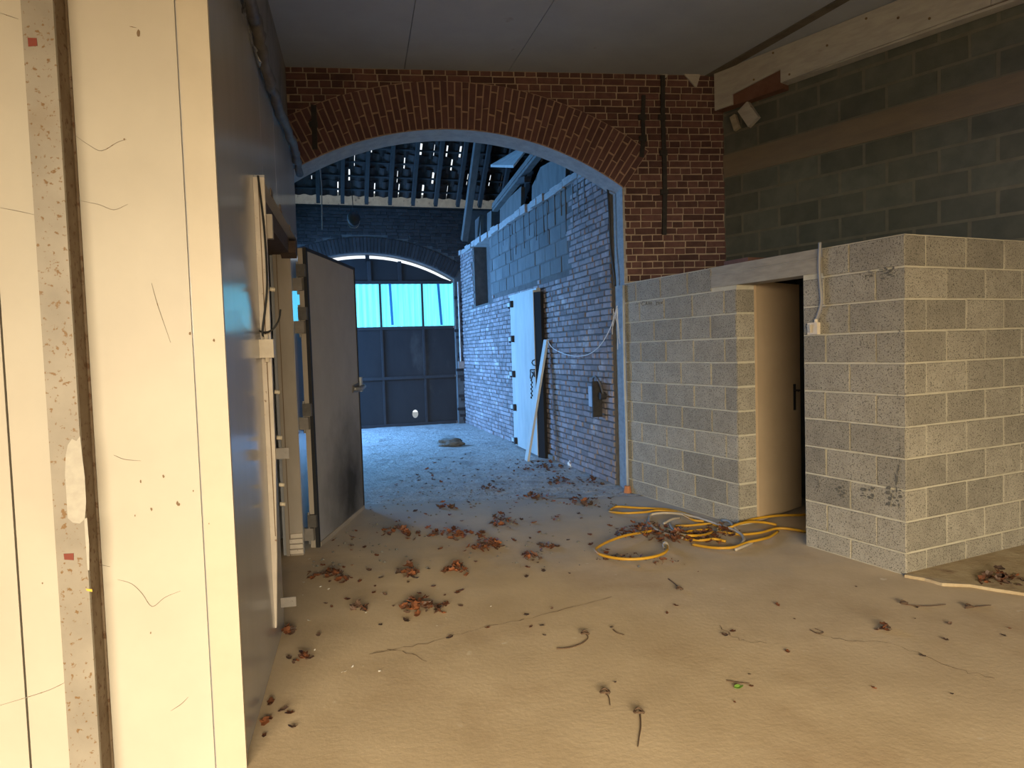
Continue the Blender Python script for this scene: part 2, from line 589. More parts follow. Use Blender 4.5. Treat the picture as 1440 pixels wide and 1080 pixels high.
its = []
for row in range(11):
    za, zb = z0 + .2 * row, z0 + .2 * (row + 1)
    za2 = max(za, 0.0)
    offs = [.22, .02]
    # strips of the row: corner to door, door to far end
    segs = [(0.0, DU0), (DU1, U_END)]
    for k, (a, b) in enumerate(segs):
        top_ = zb
        if row == 10:
            a, b = (a, min(b, LU0)) if k == 0 else (max(a, LU1), b)
        if row == 9:
            top_ = zb
        first = [.40, .20][row % 2] if k == 0 else [.31, .14][row % 2]
        u = a
        ln = first
        while u < b - .03:
            e = min(u + ln, b)
            if b - e < .06:
                e = b
            its.append(piece_matrix(ROOMF, (u + e) / 2, -.015 + rnd(-.0012, .0012), (za2 + top_) / 2, e - u - (.002 if u == a and k == 0 else .012), .03,
                                    top_ - za2 - .012, rnd(-.002, .002)))
            u = e
            ln = .40 + rnd(-.006, .006)
    u, ln = 0.0, [.20, .40][row % 2]
    while u < 2.5:
        e = u + ln
        its.append(piece_matrix(ROOMS, (u + e) / 2, -.015 + rnd(-.0012, .0012), (za2 + zb) / 2, e - u - .012, .03, zb - za2 - .012, rnd(-.002, .002)))
        u, ln = e, .40 + rnd(-.006, .006)
# reveal blocks on the left door jamb
RJ = Frame(ROOMF.p(DU1, 0, 0)[:2], (-ROOMF.n)[:2], (-ROOMF.u)[:2])
for row in range(10):
    za, zb = max(z0 + .2 * row, 0), min(z0 + .2 * (row + 1), DZ)
    its.append(piece_matrix(RJ, .095, -.012, (za + zb) / 2, .185, .03, zb - za - .012))
lay(wr, 'block', blk, M['block'], its)

# dark chips, tar smears and old drips on the blocks near the corner
def smear(fr, u, z, w_, h_, mt, name, parent, n=15, w=.002):
    mb = MB()
    for _ in range(n):
        a, b = u + rnd(-w_, w_) / 2, z + rnd(-h_, h_) / 2
        s1, s2 = rnd(.15, .4) * w_, rnd(.1, .3) * h_
        pts = [(a + math.cos(t) * s1 * rnd(.3, .6), b + math.sin(t) * s2 * rnd(.3, .6)) for t in [i * math.pi / 3 for i in range(6)]]
        k = w + rnd(0, .0015)
        mb.add([fr.p(p, k, q) for p, q in pts], [tuple(range(6))])
    return mb.obj(name, mt, parent)


M['tar'] = mat('old_tar', (.085, .08, .065), (.13, .12, .10), 40, .9)
for px, py, w_, h_ in ((1222, 386, .05, .05), (1247, 383, .11, .07), (1182, 690, .08, .08), (1219, 692, .1, .07), (1258, 698, .10, .12), (1262, 672, .03, .16), (1150, 680, .03, .06)):
    u, z = ROOMF.uz(px, py)
    smear(ROOMF, u, z, w_, h_, M['tar'], 'tar_smear', wr)
for py in (520, 560, 612, 635, 655, 470, 590):
    u, z = ROOMF.uz(1264, py)
    smear(ROOMF, max(u, .02), z, .02, .07, M['tar'], 'tar_smear', wr, 5)
# faint pencilled letters on the far end of the door wall
def scrawl(fr, strokes, px0, py0, s, mt, name, parent, r=.004, w=.003):
    mb = MB()
    for st in strokes:
        pts = [fr.px(px0 + x * s, py0 + y * s, w) for x, y in st]
        mb.tube(pts, r, 5)
    return mb.obj(name, mt, parent)


scrawl(ROOMF, [[(0, 3), (2, 2.2), (3, 2)], [(8.5, .5), (7, 0), (6.3, 2), (7, 4), (8.6, 3.4)], [(9.5, 3.6), (10.6, .2), (11.6, 3.4)], [(10, 2.4), (11.3, 2.3)],
               [(13, .2), (13, 3.2)], [(14.8, 0), (14.9, 3)], [(13, 1.6), (14.8, 1.5)], [(20, 0), (20, 3.6)], [(20, 1), (22, .6), (22.5, 3)], [(24, 0), (24.5, 2), (26, -.4)]],
       893, 424, 1.5, M['tar'], 'pencil_writing', wr, .0025)

# lintel of two grey planks over the door
lin = struct('lintel', loc=ROOMF.p(LU0, 0, DZ))
ua, ub = LU0 - .0, LU1
mb = MB(); mb.box(ROOMF, ua, ub, -.18, .004, DZ, DZ + .105); mb.obj('plank', M['timber'], lin)
mb = MB(); mb.box(ROOMF, ua, ub + .02, -.18, -.004, DZ + .108, HR + .002); mb.obj('plank', M['timber'], lin)

# ---- arch wall
UP = 1.12                         # right end of the arch wall
pts6 = [(415, 235), (480, 210), (550, 190), (625, 181), (740, 196), (820, 230), (877, 265)]
uz = [ARCH.uz(*p) for p in pts6]
# circle fit
def circ(P):
    import numpy as np
    A = np.array([[p[0], p[1], 1] for p in P])
    b = np.array([-(p[0] ** 2 + p[1] ** 2) for p in P])
    D, E_, F_ = np.linalg.lstsq(A, b, rcond=None)[0]
    return -D / 2, -E_ / 2, math.sqrt(D * D / 4 + E_ * E_ / 4 - F_)


CU, CZ, CR = circ(uz)
RING = .46
TH = .36
angR = math.atan2(uz[-1][1] - CZ, uz[-1][0] - CU)
UL = -3.42
angL = math.atan2(3.05 - CZ, -3.75 - CU)
if angL < 0:
    angL += 2 * math.pi


def intr(a, r=None):
    r = CR if r is None else r
    return CU + r * math.cos(a), CZ + r * math.sin(a)


wa = struct('wall_arch', loc=ARCH.p(0, 0, 0))
mb = MB()
NA = 40
prof = [intr(angR + (angL - angR) * i / NA) for i in range(NA + 1)]
for (a, b) in zip(prof[:-1], prof[1:]):          # spandrel in strips above the arch
    for w0 in (-.012,):
        mb.prism(ARCH, [a, (a[0], CEIL), (b[0], CEIL), b], -TH, w0)
mb.prism(ARCH, [(prof[0][0], 0), (UP, 0), (UP, CEIL), (prof[0][0], CEIL)], -TH, -.012)
mb.prism(ARCH, [(-5.2, 0), (prof[-1][0], 0), (prof[-1][0], CEIL), (-5.2, CEIL)], -TH, -.012)
mb.obj('mortar_bed', M['brick_mortar'], wa)
# hall side of passage above the hall ceiling
mb = MB(); mb.box(ARCH, -5.5, 5.0, -TH, -.05, CEIL, 9.5); mb.box(ARCH, UP, 5.0, -TH, -.05, 0, CEIL); mb.obj('upper_masonry', M['fbrick'], wa)
brk = [unit_piece('brick', M['brick'], i + 20, cham=.10, jit=.05) for i in range(8)]


def wall_ok(a, b, za, zb):
    u, z = (a + b) / 2, (za + zb) / 2
    r = min(math.hypot(q - CU, t - CZ) for q in (a, b) for t in (za, zb))
    if za < prof[0][1] - .03:
        return u > prof[0][0]
    return r > CR + RING * .12 or a >= prof[0][0] + .06 or (u > prof[0][0] and za < prof[0][1] + .12)


zs = HR - .05 + .0675 * int((prof[0][1] - .02 - HR + .05) / .0675)
its = courses(ARCH, prof[0][0], UP, HR - .05, zs, .0675, [.222, .112], .011, wall_ok, w=-.017, depth=.03, jit=.003, off=[.1, .05, .03, .06], zjit=.003)
its += courses(ARCH, -3.25, UP, zs, CEIL, .0675, [.222, .112], .011, wall_ok, w=-.017, depth=.03, jit=.003, off=[.02, .07, .12, .04], zjit=.003)
lay(wa, 'brick', brk, M['brick'], its)
# plastered soffit and right reveal
mb = MB()
for (a, b) in zip(prof[:-1], prof[1:]):
    mb.add([ARCH.p(*q) for q in ((a[0], -.002, a[1] - .001), (b[0], -.002, b[1] - .001), (b[0], -TH - .01, b[1] - .001), (a[0], -TH - .01, a[1] - .001))] +
           [ARCH.p(*q) for q in ((a[0], -.002, a[1] + .03), (b[0], -.002, b[1] + .03), (b[0], -TH - .01, b[1] + .03), (a[0], -TH - .01, a[1] + .03))],
           [(0, 1, 2, 3), (4, 7, 6, 5), (0, 4, 5, 1), (2, 6, 7, 3)])
mb.box(ARCH, prof[0][0] - .015, prof[0][0] + .02, -TH - .01, -.002, 0, prof[0][1] + .02)
mb.obj('soffit_plaster', M['soffit'], wa)

# ring of bricks on edge
ring = struct('arch', loc=ARCH.p(CU, 0, CZ + CR))
mb = MB()
for i in range(NA):
    a0, a1 = angR + (angL - angR) * i / NA, angR + (angL - angR) * (i + 1) / NA
    mb.prism(ARCH, [intr(a0), intr(a0, CR + RING), intr(a1, CR + RING), intr(a1)], -.05, .004)
mb.obj('mortar_bed', M['arch_mortar'], ring)
vbr = [unit_piece('brick', M['arch_brick'], i + 50, cham=.12, jit=.04) for i in range(6)]
its = []
na = int((CR + RING / 2) * (angL - angR) / .066)
for i in range(na):
    a = angR + (angL - angR) * (i + .5) / na
    segs = [(0, .11), (.11, .33), (.33, .46)] if i % 2 else [(0, .22), (.22, .46)]
    if i % 4 == 3:
        segs = [(0, .17), (.17, .39), (.39, .46)]
    for r0, r1 in segs:
        rm = CR + (r0 + r1) / 2
        u, z = intr(a, rm)
        if u < -3.35:
            continue
        its.append(piece_matrix(ARCH, u, .0 + rnd(-.0015, .0015), z, rm * (angL - angR) / na - .013, .028, r1 - r0 - .013, a - math.pi / 2))
lay(ring, 'brick', vbr, M['arch_brick'], its)

# ---- right wall of concrete blocks with the ring beam
wrt = struct('wall_right', loc=RIGHT.p(0, 0, 0))
mb = MB(); mb.box(RIGHT, -.1, 9.5, -.2, -.004, 0, CEIL + .3); mb.obj('mortar_bed', M['wall_mortar'], wrt)
wbk = [unit_piece('block', M['wall_block'], i + 80, cham=.06, jit=.02) for i in range(6)]
its = []
BZ0, BZ1 = 3.20, 3.43
zrows = [2.0 + .2 * i for i in range(6)] + [BZ1 + .2 * i for i in range(4)]
for r_, za in enumerate(zrows):
    u = -.02
    ln = [.40, .21][r_ % 2]
    while u < 6.2:
        its.append(piece_matrix(RIGHT, u + ln / 2, -.015 + rnd(-.001, .001), za + .1, ln - .02, .026, .182))
        u += ln
        ln = .405
lay(wrt, 'block', wbk, M['wall_block'], its)
mb = MB(); mb.box(RIGHT, -.02, 6.2, -.03, .006, BZ0, BZ1 - .005); mb.obj('ring_beam', M['ring_beam'], wrt)

# ---- ceiling of big sheets, its seams following the sheets
ce = struct('ceiling', loc=(0, 3, CEIL))
mb = MB()
mb.add([(-5, -3.6, CEIL + .02), (6.5, -3.6, CEIL + .02), (6.5, 8.2, CEIL + .02), (-5, 8.2, CEIL + .02), (-5, -3.6, CEIL + .1), (6.5, -3.6, CEIL + .1), (6.5, 8.2, CEIL + .1), (-5, 8.2, CEIL + .1)],
       [(0, 1, 2, 3), (4, 7, 6, 5), (0, 4, 5, 1), (1, 5, 6, 2), (2, 6, 7, 3), (3, 7, 4, 0)])
mb.obj('ceiling_deck', M['dark'], ce)


def cpt(px, py):
    p = fl(px, py, CEIL)
    return p


def seam(a, b, y):
    t = (y - a.y) / (b.y - a.y)
    return a.x + (b.x - a.x) * t


S1 = (cpt(572, 79), cpt(585, 0))
S2 = (cpt(722, 90), cpt(780, 0))
S3 = (cpt(990, 107), cpt(1175, 0))
S0 = (cpt(403, 88), cpt(381, 0))
S3b = (cpt(1002, 109), cpt(1192, 0))
edges = [lambda y: -5.0, lambda y: seam(*S1, y), lambda y: seam(*S2, y), lambda y: seam(*S3, y)]
edges_r = [lambda y: seam(*S1, y) - .006, lambda y: seam(*S2, y) - .006, lambda y: seam(*S3, y) - .0]
for i in range(3):
    for (ya, yb) in ((-3.5, .4), (.41, 4.6), (4.605, 7.6)):
        x0a, x0b, x1a, x1b = edges[i](ya), edges[i](yb), edges_r[i](ya), edges_r[i](yb)
        if x1a - x0a < .05:
            continue
        mb = MB()
        q = [(x0a, ya), (x1a, ya), (x1b, yb), (x0b, yb)]
        mb.hexa([(x, y, CEIL) for x, y in q] + [(x, y, CEIL + .02) for x, y in q])
        mb.obj('ceiling_sheet', M['ceil'], ce)
mb = MB()
q = [(seam(*S3b, -3.5), -3.5), (seam(*S3b, -3.5) + 6, -3.5), (6.4, 7.6), (seam(*S3b, 7.6), 7.6)]
q = [(seam(*S3b, 1.0), 1.0), (6.4, 1.0), (6.4, 7.9), (seam(*S3b, 7.9), 7.9)]
mb.hexa([(x, y, CEIL) for x, y in q] + [(x, y, CEIL + .02) for x, y in q])
mb.obj('ceiling_sheet', M['ceil'], ce)
tb = struct('trim_1', loc=(2.2, 6.5, CEIL))
mb = MB()
q = [(seam(*S3, 1.5), 1.5), (seam(*S3b, 1.5), 1.5), (seam(*S3b, 7.3), 7.3), (seam(*S3, 7.3), 7.3)]
mb.hexa([(x, y, CEIL - .012) for x, y in q] + [(x, y, CEIL + .02) for x, y in q])
mb.obj('strip', M['dark_timber'], tb)

# ---- left hall wall above the cold room, rear walls of the hall
mb = MB(); mb.box(LEFT, -.2, 4.6, -.35, -.10, 3.0, CEIL + .02)
struct('wall_left_upper', mb, M['hallwall'])
mb = MB(); mb.box(Frame((-6.0, -3.6), (1, 0), (0, 1)), 0, 3.9, -.2, 0, 0, CEIL)
mb.box(Frame((-6.0, -3.6), (1, 0), (0, 1)), 8.9, 12.5, -.2, 0, 0, CEIL)
mb.box(Frame((-6.0, -3.6), (1, 0), (0, 1)), 3.9, 8.9, -.2, 0, 2.45, CEIL)
struct('wall_front', mb, M['hallwall'])
mb = MB(); mb.box(Frame((-5.1, -3.6), (0, 1), (1, 0)), 0, 10.5, -.2, 0, 0, CEIL)
struct('wall_outer_left', mb, M['hallwall'])
mb = MB(); mb.box(Frame((6.5, -3.6), (0, 1), (-1, 0)), 0, 6.0, -.2, 0, 0, CEIL)
struct('wall_outer_right', mb, M['hallwall'])

# ---- cold room (insulated panels) on the left
wl = struct('wall_left', loc=LEFT.p(0, 0, 0))
ZC = 3.12
OU0, OU1, OZ = 1.385, 2.80, 2.42
FU = [LEFTF.uz(300, 1000)[0], LEFTF.uz(38, 1000)[0]]
ULC = LEFT.uz(416, 300)[0]
mb = MB()
mb.box(LEFT, .011, OU0, -.15, 0, 0, ZC); mb.obj('side_panel', M['side'], wl)
u2 = LEFT.uz(388, 250)[0]
mb = MB(); mb.box(LEFT, OU0 + .004, u2, -.15, 0, OZ, ZC); mb.obj('side_panel', M['side'], wl)
mb = MB(); mb.box(LEFT, u2 + .008, ULC, -.15, .0, OZ, ZC); mb.obj('side_panel', M['side'], wl)
mb = MB(); mb.box(LEFT, OU1, ULC, -.15, 0, 0, OZ - .003); mb.obj('side_panel', M['side'], wl)
ue = 0.0
cw = FU[0]
mb = MB(); mb.box(LEFTF, -.012, cw - .004, -.01, .012, 0, ZC)
mb.obj('corner_trim', M['trim'], wl)
mb = MB(); mb.box(LEFT, -.0115, .045, -.05, .006, 0, ZC); mb.obj('corner_lip', M['lip'], wl)
segs = [(cw + .004, FU[1] - .004), (FU[1] + .003, FU[1] + .9), (FU[1] + .905, FU[1] + 1.9)]
for a, b in segs:
    mb = MB(); mb.box(LEFTF, a, b, -.12, .0, 0, ZC); mb.obj('wall_panel', M['panel'], wl)
mb = MB(); mb.box(LEFTF, .02, FU[1] + 1.9, -.13, -.02, 0, ZC); mb.obj('panel_core', M['dark'], wl)
mb = MB(); mb.box(LEFT, -.0, ULC, -2.2, -.1, ZC - .02, ZC); mb.box(LEFT, .1, ULC, -2.3, -2.2, 0, ZC); mb.box(LEFT, ULC - .15, ULC, -2.3, -.1, 0, ZC - .02)
mb.obj('cold_room_shell', M['side'], wl)
# dents and scratches on the cream panels
for pts in ([(105, 190), (125, 204), (143, 212), (165, 200), (178, 196)], [(112, 282), (140, 288), (160, 295), (180, 287)], [(0, 292), (26, 297), (48, 302)],
            [(165, 815), (185, 821), (200, 835), (214, 853), (232, 840), (254, 831)], [(0, 992), (40, 980), (70, 970), (95, 958)], [(213, 398), (222, 430), (240, 482)],
            [(160, 640), (175, 646), (198, 648)], [(182, 37), (192, 39)], [(0, 18), (26, 27)], [(240, 1000), (255, 990), (265, 980)], [(120, 790), (155, 797)]):
    mb = MB()
    sp = spline([LEFTF.px(a, b, .0012) for a, b in pts], 4)
    mb.tube(sp, [.0004 + .0009 * math.sin(math.pi * i / (len(sp) - 1)) for i in range(len(sp))], 5)
    mb.obj('scratch', M['rust_post'], wl, smooth=True)
for px, py, s in ((195, 47, 5), (175, 196, 2.5), (250, 708, 4), (267, 469, 3), (302, 479, 3), (213, 716, 3), (198, 677, 2.5), (230, 670, 3), (190, 725, 2), (252, 709, 3), (272, 690, 2), (60, 820, 2), (295, 735, 1.5), (212, 890, 2)):
    mb = MB()
    c = LEFTF.uz(px, py)
    r = s / FPX * 2.4 * .6
    k = .014 if px > 290 else .0015
    mb.add([LEFTF.p(c[0] + math.cos(t) * r * rnd(.5, 1), k, c[1] + math.sin(t) * r * rnd(.7, 1.9)) for t in [i * math.pi / 4 for i in range(8)]], [tuple(range(8))])
    mb.obj('chip', M['crack'], wl)

# frame of the cold room doorway
JU = 1.03
tr = struct('trim_2', loc=LEFT.p(OU0, 0, 0))
mb = MB()
for za, zb, wa_, wb_ in ((.13, .5, .008, .026), (.5, 1.0, .026, .042), (1.0, 2.39, .042, .052)):
    mb.hexa([LEFT.p(JU - .03, .0, za), LEFT.p(JU, .0, za), LEFT.p(JU, wa_, za), LEFT.p(JU - .03, wa_, za), LEFT.p(JU - .03, .0, zb), LEFT.p(JU, .0, zb), LEFT.p(JU, wb_, zb), LEFT.p(JU - .03, wb_, zb)])
mb.obj('jamb', M['frame'], tr)
mb = MB(); mb.box(LEFT, JU - .034, JU - .031, .022, .026, .6, 2.38); mb.obj('joint_strip', M['crack'], tr)
mb = MB(); mb.box(LEFT, JU + .005, OU1 + .03, .0, .05, OZ - .05, OZ - .01); mb.obj('header', M['side'], tr)
mb = MB(); mb.box(LEFT, OU0, OU1 + .02, -.15, .0, OZ - .16, OZ); mb.obj('header_lining', M['rust_dark'], tr)
mb = MB(); mb.box(LEFT, OU1 - .03, OU1, -.125, -.002, 0, OZ - .16); mb.obj('jamb', M['jamb'], tr)
mb = MB(); mb.box(LEFT, OU1 - .034, OU1 - .03, -.10, -.095, 0, OZ - .16); mb.obj('joint_strip', M['crack'], tr)
mb = MB()
for k in range(4):
    mb.box(LEFT, OU1 - .05, OU1 - .03, -.09 + rnd(-.01, .01), -.004, .02 + k * .04, .05 + k * .04)
mb.obj('chewed_foot', M['frame'], tr)
mb = MB(); mb.prism(LEFT, [(OU1 - .12, OZ - .16), (OU1 - .03, OZ - .19), (OU1 + .04, OZ - .15), (OU1 + .04, OZ - .05), (OU1 - .10, OZ - .07)], -.06, .048); mb.obj('rusted_corner', M['rust_dark'], tr)
mb = MB(); mb.box(LEFT, JU + .02, JU + .06, -.0, .075, OZ - .32, OZ - .20); mb.obj('corner_plate', M['jamb'], tr)
for u, z in ((1.25, 2.36), (1.7, 2.37), (2.25, 2.35)):
    mb = MB(); mb.box(LEFT, u, u + .09, .05, .054, z, z + .035); mb.obj('rust_patch', M['rust_side'], tr)
for py, hh in ((624, .055), (838, .05)):
    z = LEFT.uz(390, py)[1]
    mb = MB()
    mb.box(LEFT, JU - .0, JU + .006, .03, .105, z - hh / 2, z + hh / 2)
    mb.tube([LEFT.p(JU - .004, .085, z), LEFT.p(JU + .002, .085, z)], .006, 8)
    mb.obj('keeper_plate', M['hinge'], tr)
for py in (604, 545, 668, 422, 695):
    z = LEFT.uz(388, py)[1]
    mb = MB(); mb.tube([LEFT.p(JU - .01, .05, z), LEFT.p(JU - .005, .075, z - .004)], [.010, .011], 8); mb.obj('stud', M['trim'], tr, smooth=True)

# ---- passage: right wall
PL = 7.66
wp = struct('wall_passage_right', loc=PASS.p(0, 0, 0))
HP = 3.50
NU0, NU1 = PASS.uz(690, 400)[0], PASS.uz(667, 400)[0]
NZ0 = 2.36
BU0 = PASS.uz(803, 350)[0]
mb = MB()
mb.box(PASS, .3, NU0, -.3, -.012, 0, HP)
mb.box(PASS, NU1, PL + .3, -.3, -.012, 0, HP)
mb.box(PASS, NU0, NU1, -.3, -.012, 0, NZ0)
mb.box(PASS, NU0 - .1, NU1 + .1, -.32, -.26, NZ0 - .1, HP)
mb.obj('mortar_bed', M['pmortar'], wp)
DOORU = (PASS.uz(752, 560)[0] - .05, PASS.uz(716, 560)[0])


def blockzone(u, z):
    return u > BU0 + .25 * noise.noise(Vector((u * 2, z * 3, 0))) and u < NU0 and z > NZ0 + .05 + .06 * noise.noise(Vector((u * 4, 3, 1)))


def pass_ok(a, b, za, zb):
    u, z = (a + b) / 2, (za + zb) / 2
    if NU0 - .02 < b and a < NU1 + .02 and zb > NZ0:
        return False
    return not blockzone(u, z)


its = courses(PASS, .3, PL, 0, HP, .0685, [.222, .222, .112], .014, pass_ok, w=-.014, depth=.035, jit=.006, off=[.0, .11, .05, .15], zjit=.006)
pb = [unit_piece('brick', M['pbrick'], i + 120, cham=.16, jit=.08) for i in range(8)]
lay(wp, 'brick', pb, M['pbrick'], its)
its = courses(PASS, BU0 - .3, NU0, NZ0 - .1, HP - .04, .205, [.42], .016, lambda a, b, c, d: blockzone((a + b) / 2, (c + d) / 2), w=-.02, depth=.035, jit=.004, off=[.0, .2], zjit=.003)
pk = [unit_piece('block', M['pblock'], i + 160, cham=.07, jit=.03) for i in range(5)]
lay(wp, 'block', pk, M['pblock'], its)
# vertical drips of mortar under the ledge
for i in range(15):
    px = 699 + i * 9.0 + rnd(-3, 3)
    u, z = PASS.uz(px, 330)
    z1 = HP - .03
    mb = MB(); mb.box(PASS, u - .012, u + .012, -.005, .006, z1 - rnd(.25, .6), z1); mb.obj('mortar_drip', M['pblock'], wp)
mb = MB()
for i in range(30):
    u0_, u1_ = PL * .0 + .35 + i * (PL - .3) / 30, .35 + (i + 1) * (PL - .3) / 30 + .01
    mb.box(PASS, u0_, u1_, -.34, .03 + rnd(-.02, .03), HP - .02 + rnd(-.015, .01), HP + .07 + rnd(-.02, .02))
mb.obj('ledge', M['soffit'], wp)

# ---- passage: gate wall
GC = GATE.uz(516, 400)[0]
GW = abs(GATE.uz(640, 430)[0] - GC)
AZ = GATE.uz(516, 356)[1]
SZ = GATE.uz(638, 392)[1]
EZ = 4.42
GR = (GW ** 2 + (AZ - SZ) ** 2) / (2 * (AZ - SZ))
GCZ = AZ - GR
ga0 = math.asin(GW / GR)
wg = struct('wall_passage_back', loc=GATE.p(0, 0, 0))
mb = MB()
gp = [(GC + GR * math.sin(-ga0 + 2 * ga0 * i / 24), GCZ + GR * math.cos(-ga0 + 2 * ga0 * i / 24)) for i in range(25)]
for a, b in zip(gp[:-1], gp[1:]):
    mb.prism(GATE, [a, b, (b[0], EZ), (a[0], EZ)], -.35, -.012)
mb.box(GATE, -3.2, GC - GW, -.35, -.012, 0, EZ)
mb.box(GATE, GC + GW, 7.5, -.35, -.012, 0, EZ)
mb.obj('mortar_bed', M['pmortar'], wg)


def gate_ok(a, b, za, zb):
    u, z = (a + b) / 2, zb
    if abs(u - GC) < GW + .02 and zb < SZ:
        return False
    r = math.hypot(u - GC, za - GCZ)
    if za > SZ - .3 and abs(u - GC) < GW + .35 and r < GR + .32:
        return False
    if abs(u - GC) < GW + .07 and za < SZ:
        return False
    return True


its = courses(GATE, -.2, 4.7, 0, EZ, .068, [.222, .112], .012, gate_ok, w=-.014, depth=.03, jit=.004, off=[0, .06, .11])
fb = [unit_piece('brick', M['fbrick'], i + 200, cham=.12, jit=.05) for i in range(5)]
lay(wg, 'brick', fb, M['fbrick'], its, limit=260)
its = []
nn = int(2 * ga0 * (GR + .15) / .068)
for i in range(nn):
    t = -ga0 + 2 * ga0 * (i + .5) / nn
    its.append(piece_matrix(GATE, GC + (GR + .17) * math.sin(t), -.012, GCZ + (GR + .17) * math.cos(t), .056, .03, .31, -t))
ag = struct('arch_gate', loc=GATE.p(GC, 0, AZ))
lay(ag, 'brick', [unit_piece('brick', M['fbrick'], i + 220, cham=.12) for i in range(3)], M['fbrick'], its)

# ---- passage: solid left wall with an added glowing panel, and the annex walls
PW = 5.3
PLW = Frame(PASS.p(0, PW, 0)[:2], PASS.u[:2], (-PASS.n)[:2])
mb = MB()
mb.box(PLW, -1.2, 8.2, -.3, 0, 0, 9.0)
struct('wall_passage_left', mb, M['fbrick'])
glow_panel = struct('added_glow_panel', loc=PLW.p(3.8, 0, 2.0))  # panel out of view, added to glow blue into the passage
mb = MB(); mb.box(PLW, 1.8, 5.8, .0, .012, .7, 3.3); mb.obj('pane', M['sheet'], glow_panel)
for k in range(6):
    mb = MB(); mb.box(PLW, 1.76 + k * .8, 1.84 + k * .8, .0, .05, .66, 3.34); mb.obj('mullion', M['gate_frame'], glow_panel)
mb = MB(); mb.box(PASS, -.6, 8.2, -3.3, -3.1, 0, 9.5)
mb.box(GATE, -3.4, -3.2, -.3, 9.5, 0, 9.5); mb.box(GATE, -3.4, -1.0, -.35, -.05, 0, 9.5)
struct('wall_annex', mb, M['fbrick'])

# ---- roof over the passage
EAVE_Z = EZ + .25
roof = thing('tiled_roof', 'dark tiled roof over the passage, daylight showing through gaps between tiles', 'roof', GATE.p(2.0, 0, EAVE_Z), kind='thing')
SL = (GATE.n + Vector((0, 0, 1))).normalized()
RN = (GATE.n * -1 + Vector((0, 0, 1))).normalized()


def rp(u, s, h):
    return GATE.p(u, -.05, EAVE_Z) + SL * s + RN * h


def rbox(mb, u0, u1, s0, s1, h0, h1):
    return mb.hexa([rp(u0, s0, h0), rp(u1, s0, h0), rp(u1, s1, h0), rp(u0, s1, h0), rp(u0, s0, h1), rp(u1, s0, h1), rp(u1, s1, h1), rp(u0, s1, h1)])


r_us = [GATE.uz(x, 306)[0] for x in (413.5, 448.8, 482, 515, 548, 580, 613, 645)]
step = (r_us[0] - r_us[-1]) / 7
r_us = [r_us[-1] + step * i for i in range(-5, 10)]
for u in r_us:
    mb = MB(); rbox(mb, u - .035, u + .035, -.12, 8.2, -.14, -.035); mb.obj('rafter', M['roof_timber'], roof)
TS = .30
for k in range(14):
    mb = MB(); rbox(mb, -3.3, 5.6, .12 + k * TS, .155 + k * TS, -.033, -.01); mb.obj('batten', M['roof_timber'], roof)
# pantiles: S-shaped strips; the visible courses piece by piece
def tile_mesh(seed):
    r = random.Random(seed)
    mb = MB()
    n = 6
    w, l = .232, .36
    vs = []
    for y in (0, l):
        for h in (0, .014):
            for i in range(n + 1):
                x = -w / 2 + w * i / n
                z = .022 * math.sin(i / n * 2 * math.pi) + h + (.016 if y == 0 else 0.0)
                vs.append((x, y - .03, z))
    q = n + 1
    fs = []
    for i in range(n):
        fs += [(i, i + 1, 2 * q + i + 1, 2 * q + i), (q + i, 3 * q + i, 3 * q + i + 1, q + i + 1), (i, q + i, q + i + 1, i + 1), (2 * q + i, 2 * q + i + 1, 3 * q + i + 1, 3 * q + i)]
    fs += [(0, 2 * q, 3 * q, q), (n, q + n, 3 * q + n, 2 * q + n)]
    mb.add(vs, fs)
    return mb.mesh('tile', M['tile'])


tms = [tile_mesh(i) for i in range(3)]
base = Matrix((-GATE.u, SL, RN)).transposed().to_4x4()
rt = random.Random(11)
tiles = []
for k in range(14):
    u = -3.2
    while u < 5.5:
        mm = base.copy()
        dx = rt.uniform(-.003, .003)
        gap = 0.0
        q = rt.random()
        if 0 <= k < 12 and q < .40:
            gap = rt.choice((.016, .020, .024, .028, .034, .044))
        mm.translation = rp(u, -.01 + k * TS, .01)
        mm = mm @ Matrix.Rotation(rt.uniform(-.008, .008), 4, 'Z')
        tiles.append(mm)
        u += .226 + gap
near = [t for t in tiles if t.translation.z < 6.3 and (t.translation - GATE.o).dot(GATE.u) > -1.6][:300]
ids = set(id(t) for t in near)
for i, mm in enumerate(near):
    link('tile', tms[i % 3], roof, mm)
mb = MB()
for mm in tiles:
    if id(mm) not in ids:
        me = tms[0]
        mb.add([mm @ v.co for v in me.vertices], [tuple(p.vertices) for p in me.polygons])
mb.obj('tile_field', M['tile'], roof, kind='stuff')
# upper slope and the far side of the ridge, under felt
mb = MB(); rbox(mb, -4.0, 7.6, 4.05, 6.6, .0, .03)
mb.obj('felted_slope', M['tile'], roof)
mb = MB()
ra, rb = rp(-4.0, 6.6, 0), rp(7.6, 6.6, 0)
dn = Vector((GATE.n.x, GATE.n.y, -.55)) * 5.5
mb.hexa([ra, rb, rb + dn, ra + dn, ra + Vector((0, 0, .05)), rb + Vector((0, 0, .05)), rb + dn + Vector((0, 0, .05)), ra + dn + Vector((0, 0, .05))])
mb.obj('felted_slope', M['tile'], roof)
mb = MB(); rbox(mb, 5.4, 7.6, -.2, 4.1, .0, .03); mb.obj('felted_slope', M['tile'], roof)
# wall plate and the pale gutter board outside the eaves
mb = MB(); mb.box(GATE, -3.0, 6.0, -.3, -.02, EZ, EZ + .045); mb.obj('wall_plate', M['roof_timber'], roof)
mb = MB(); mb.box(GATE, -3.0, 6.0, -.62, -.58, EZ - .05, EZ + .42); mb.obj('gutter_board', M['gutter'], roof)

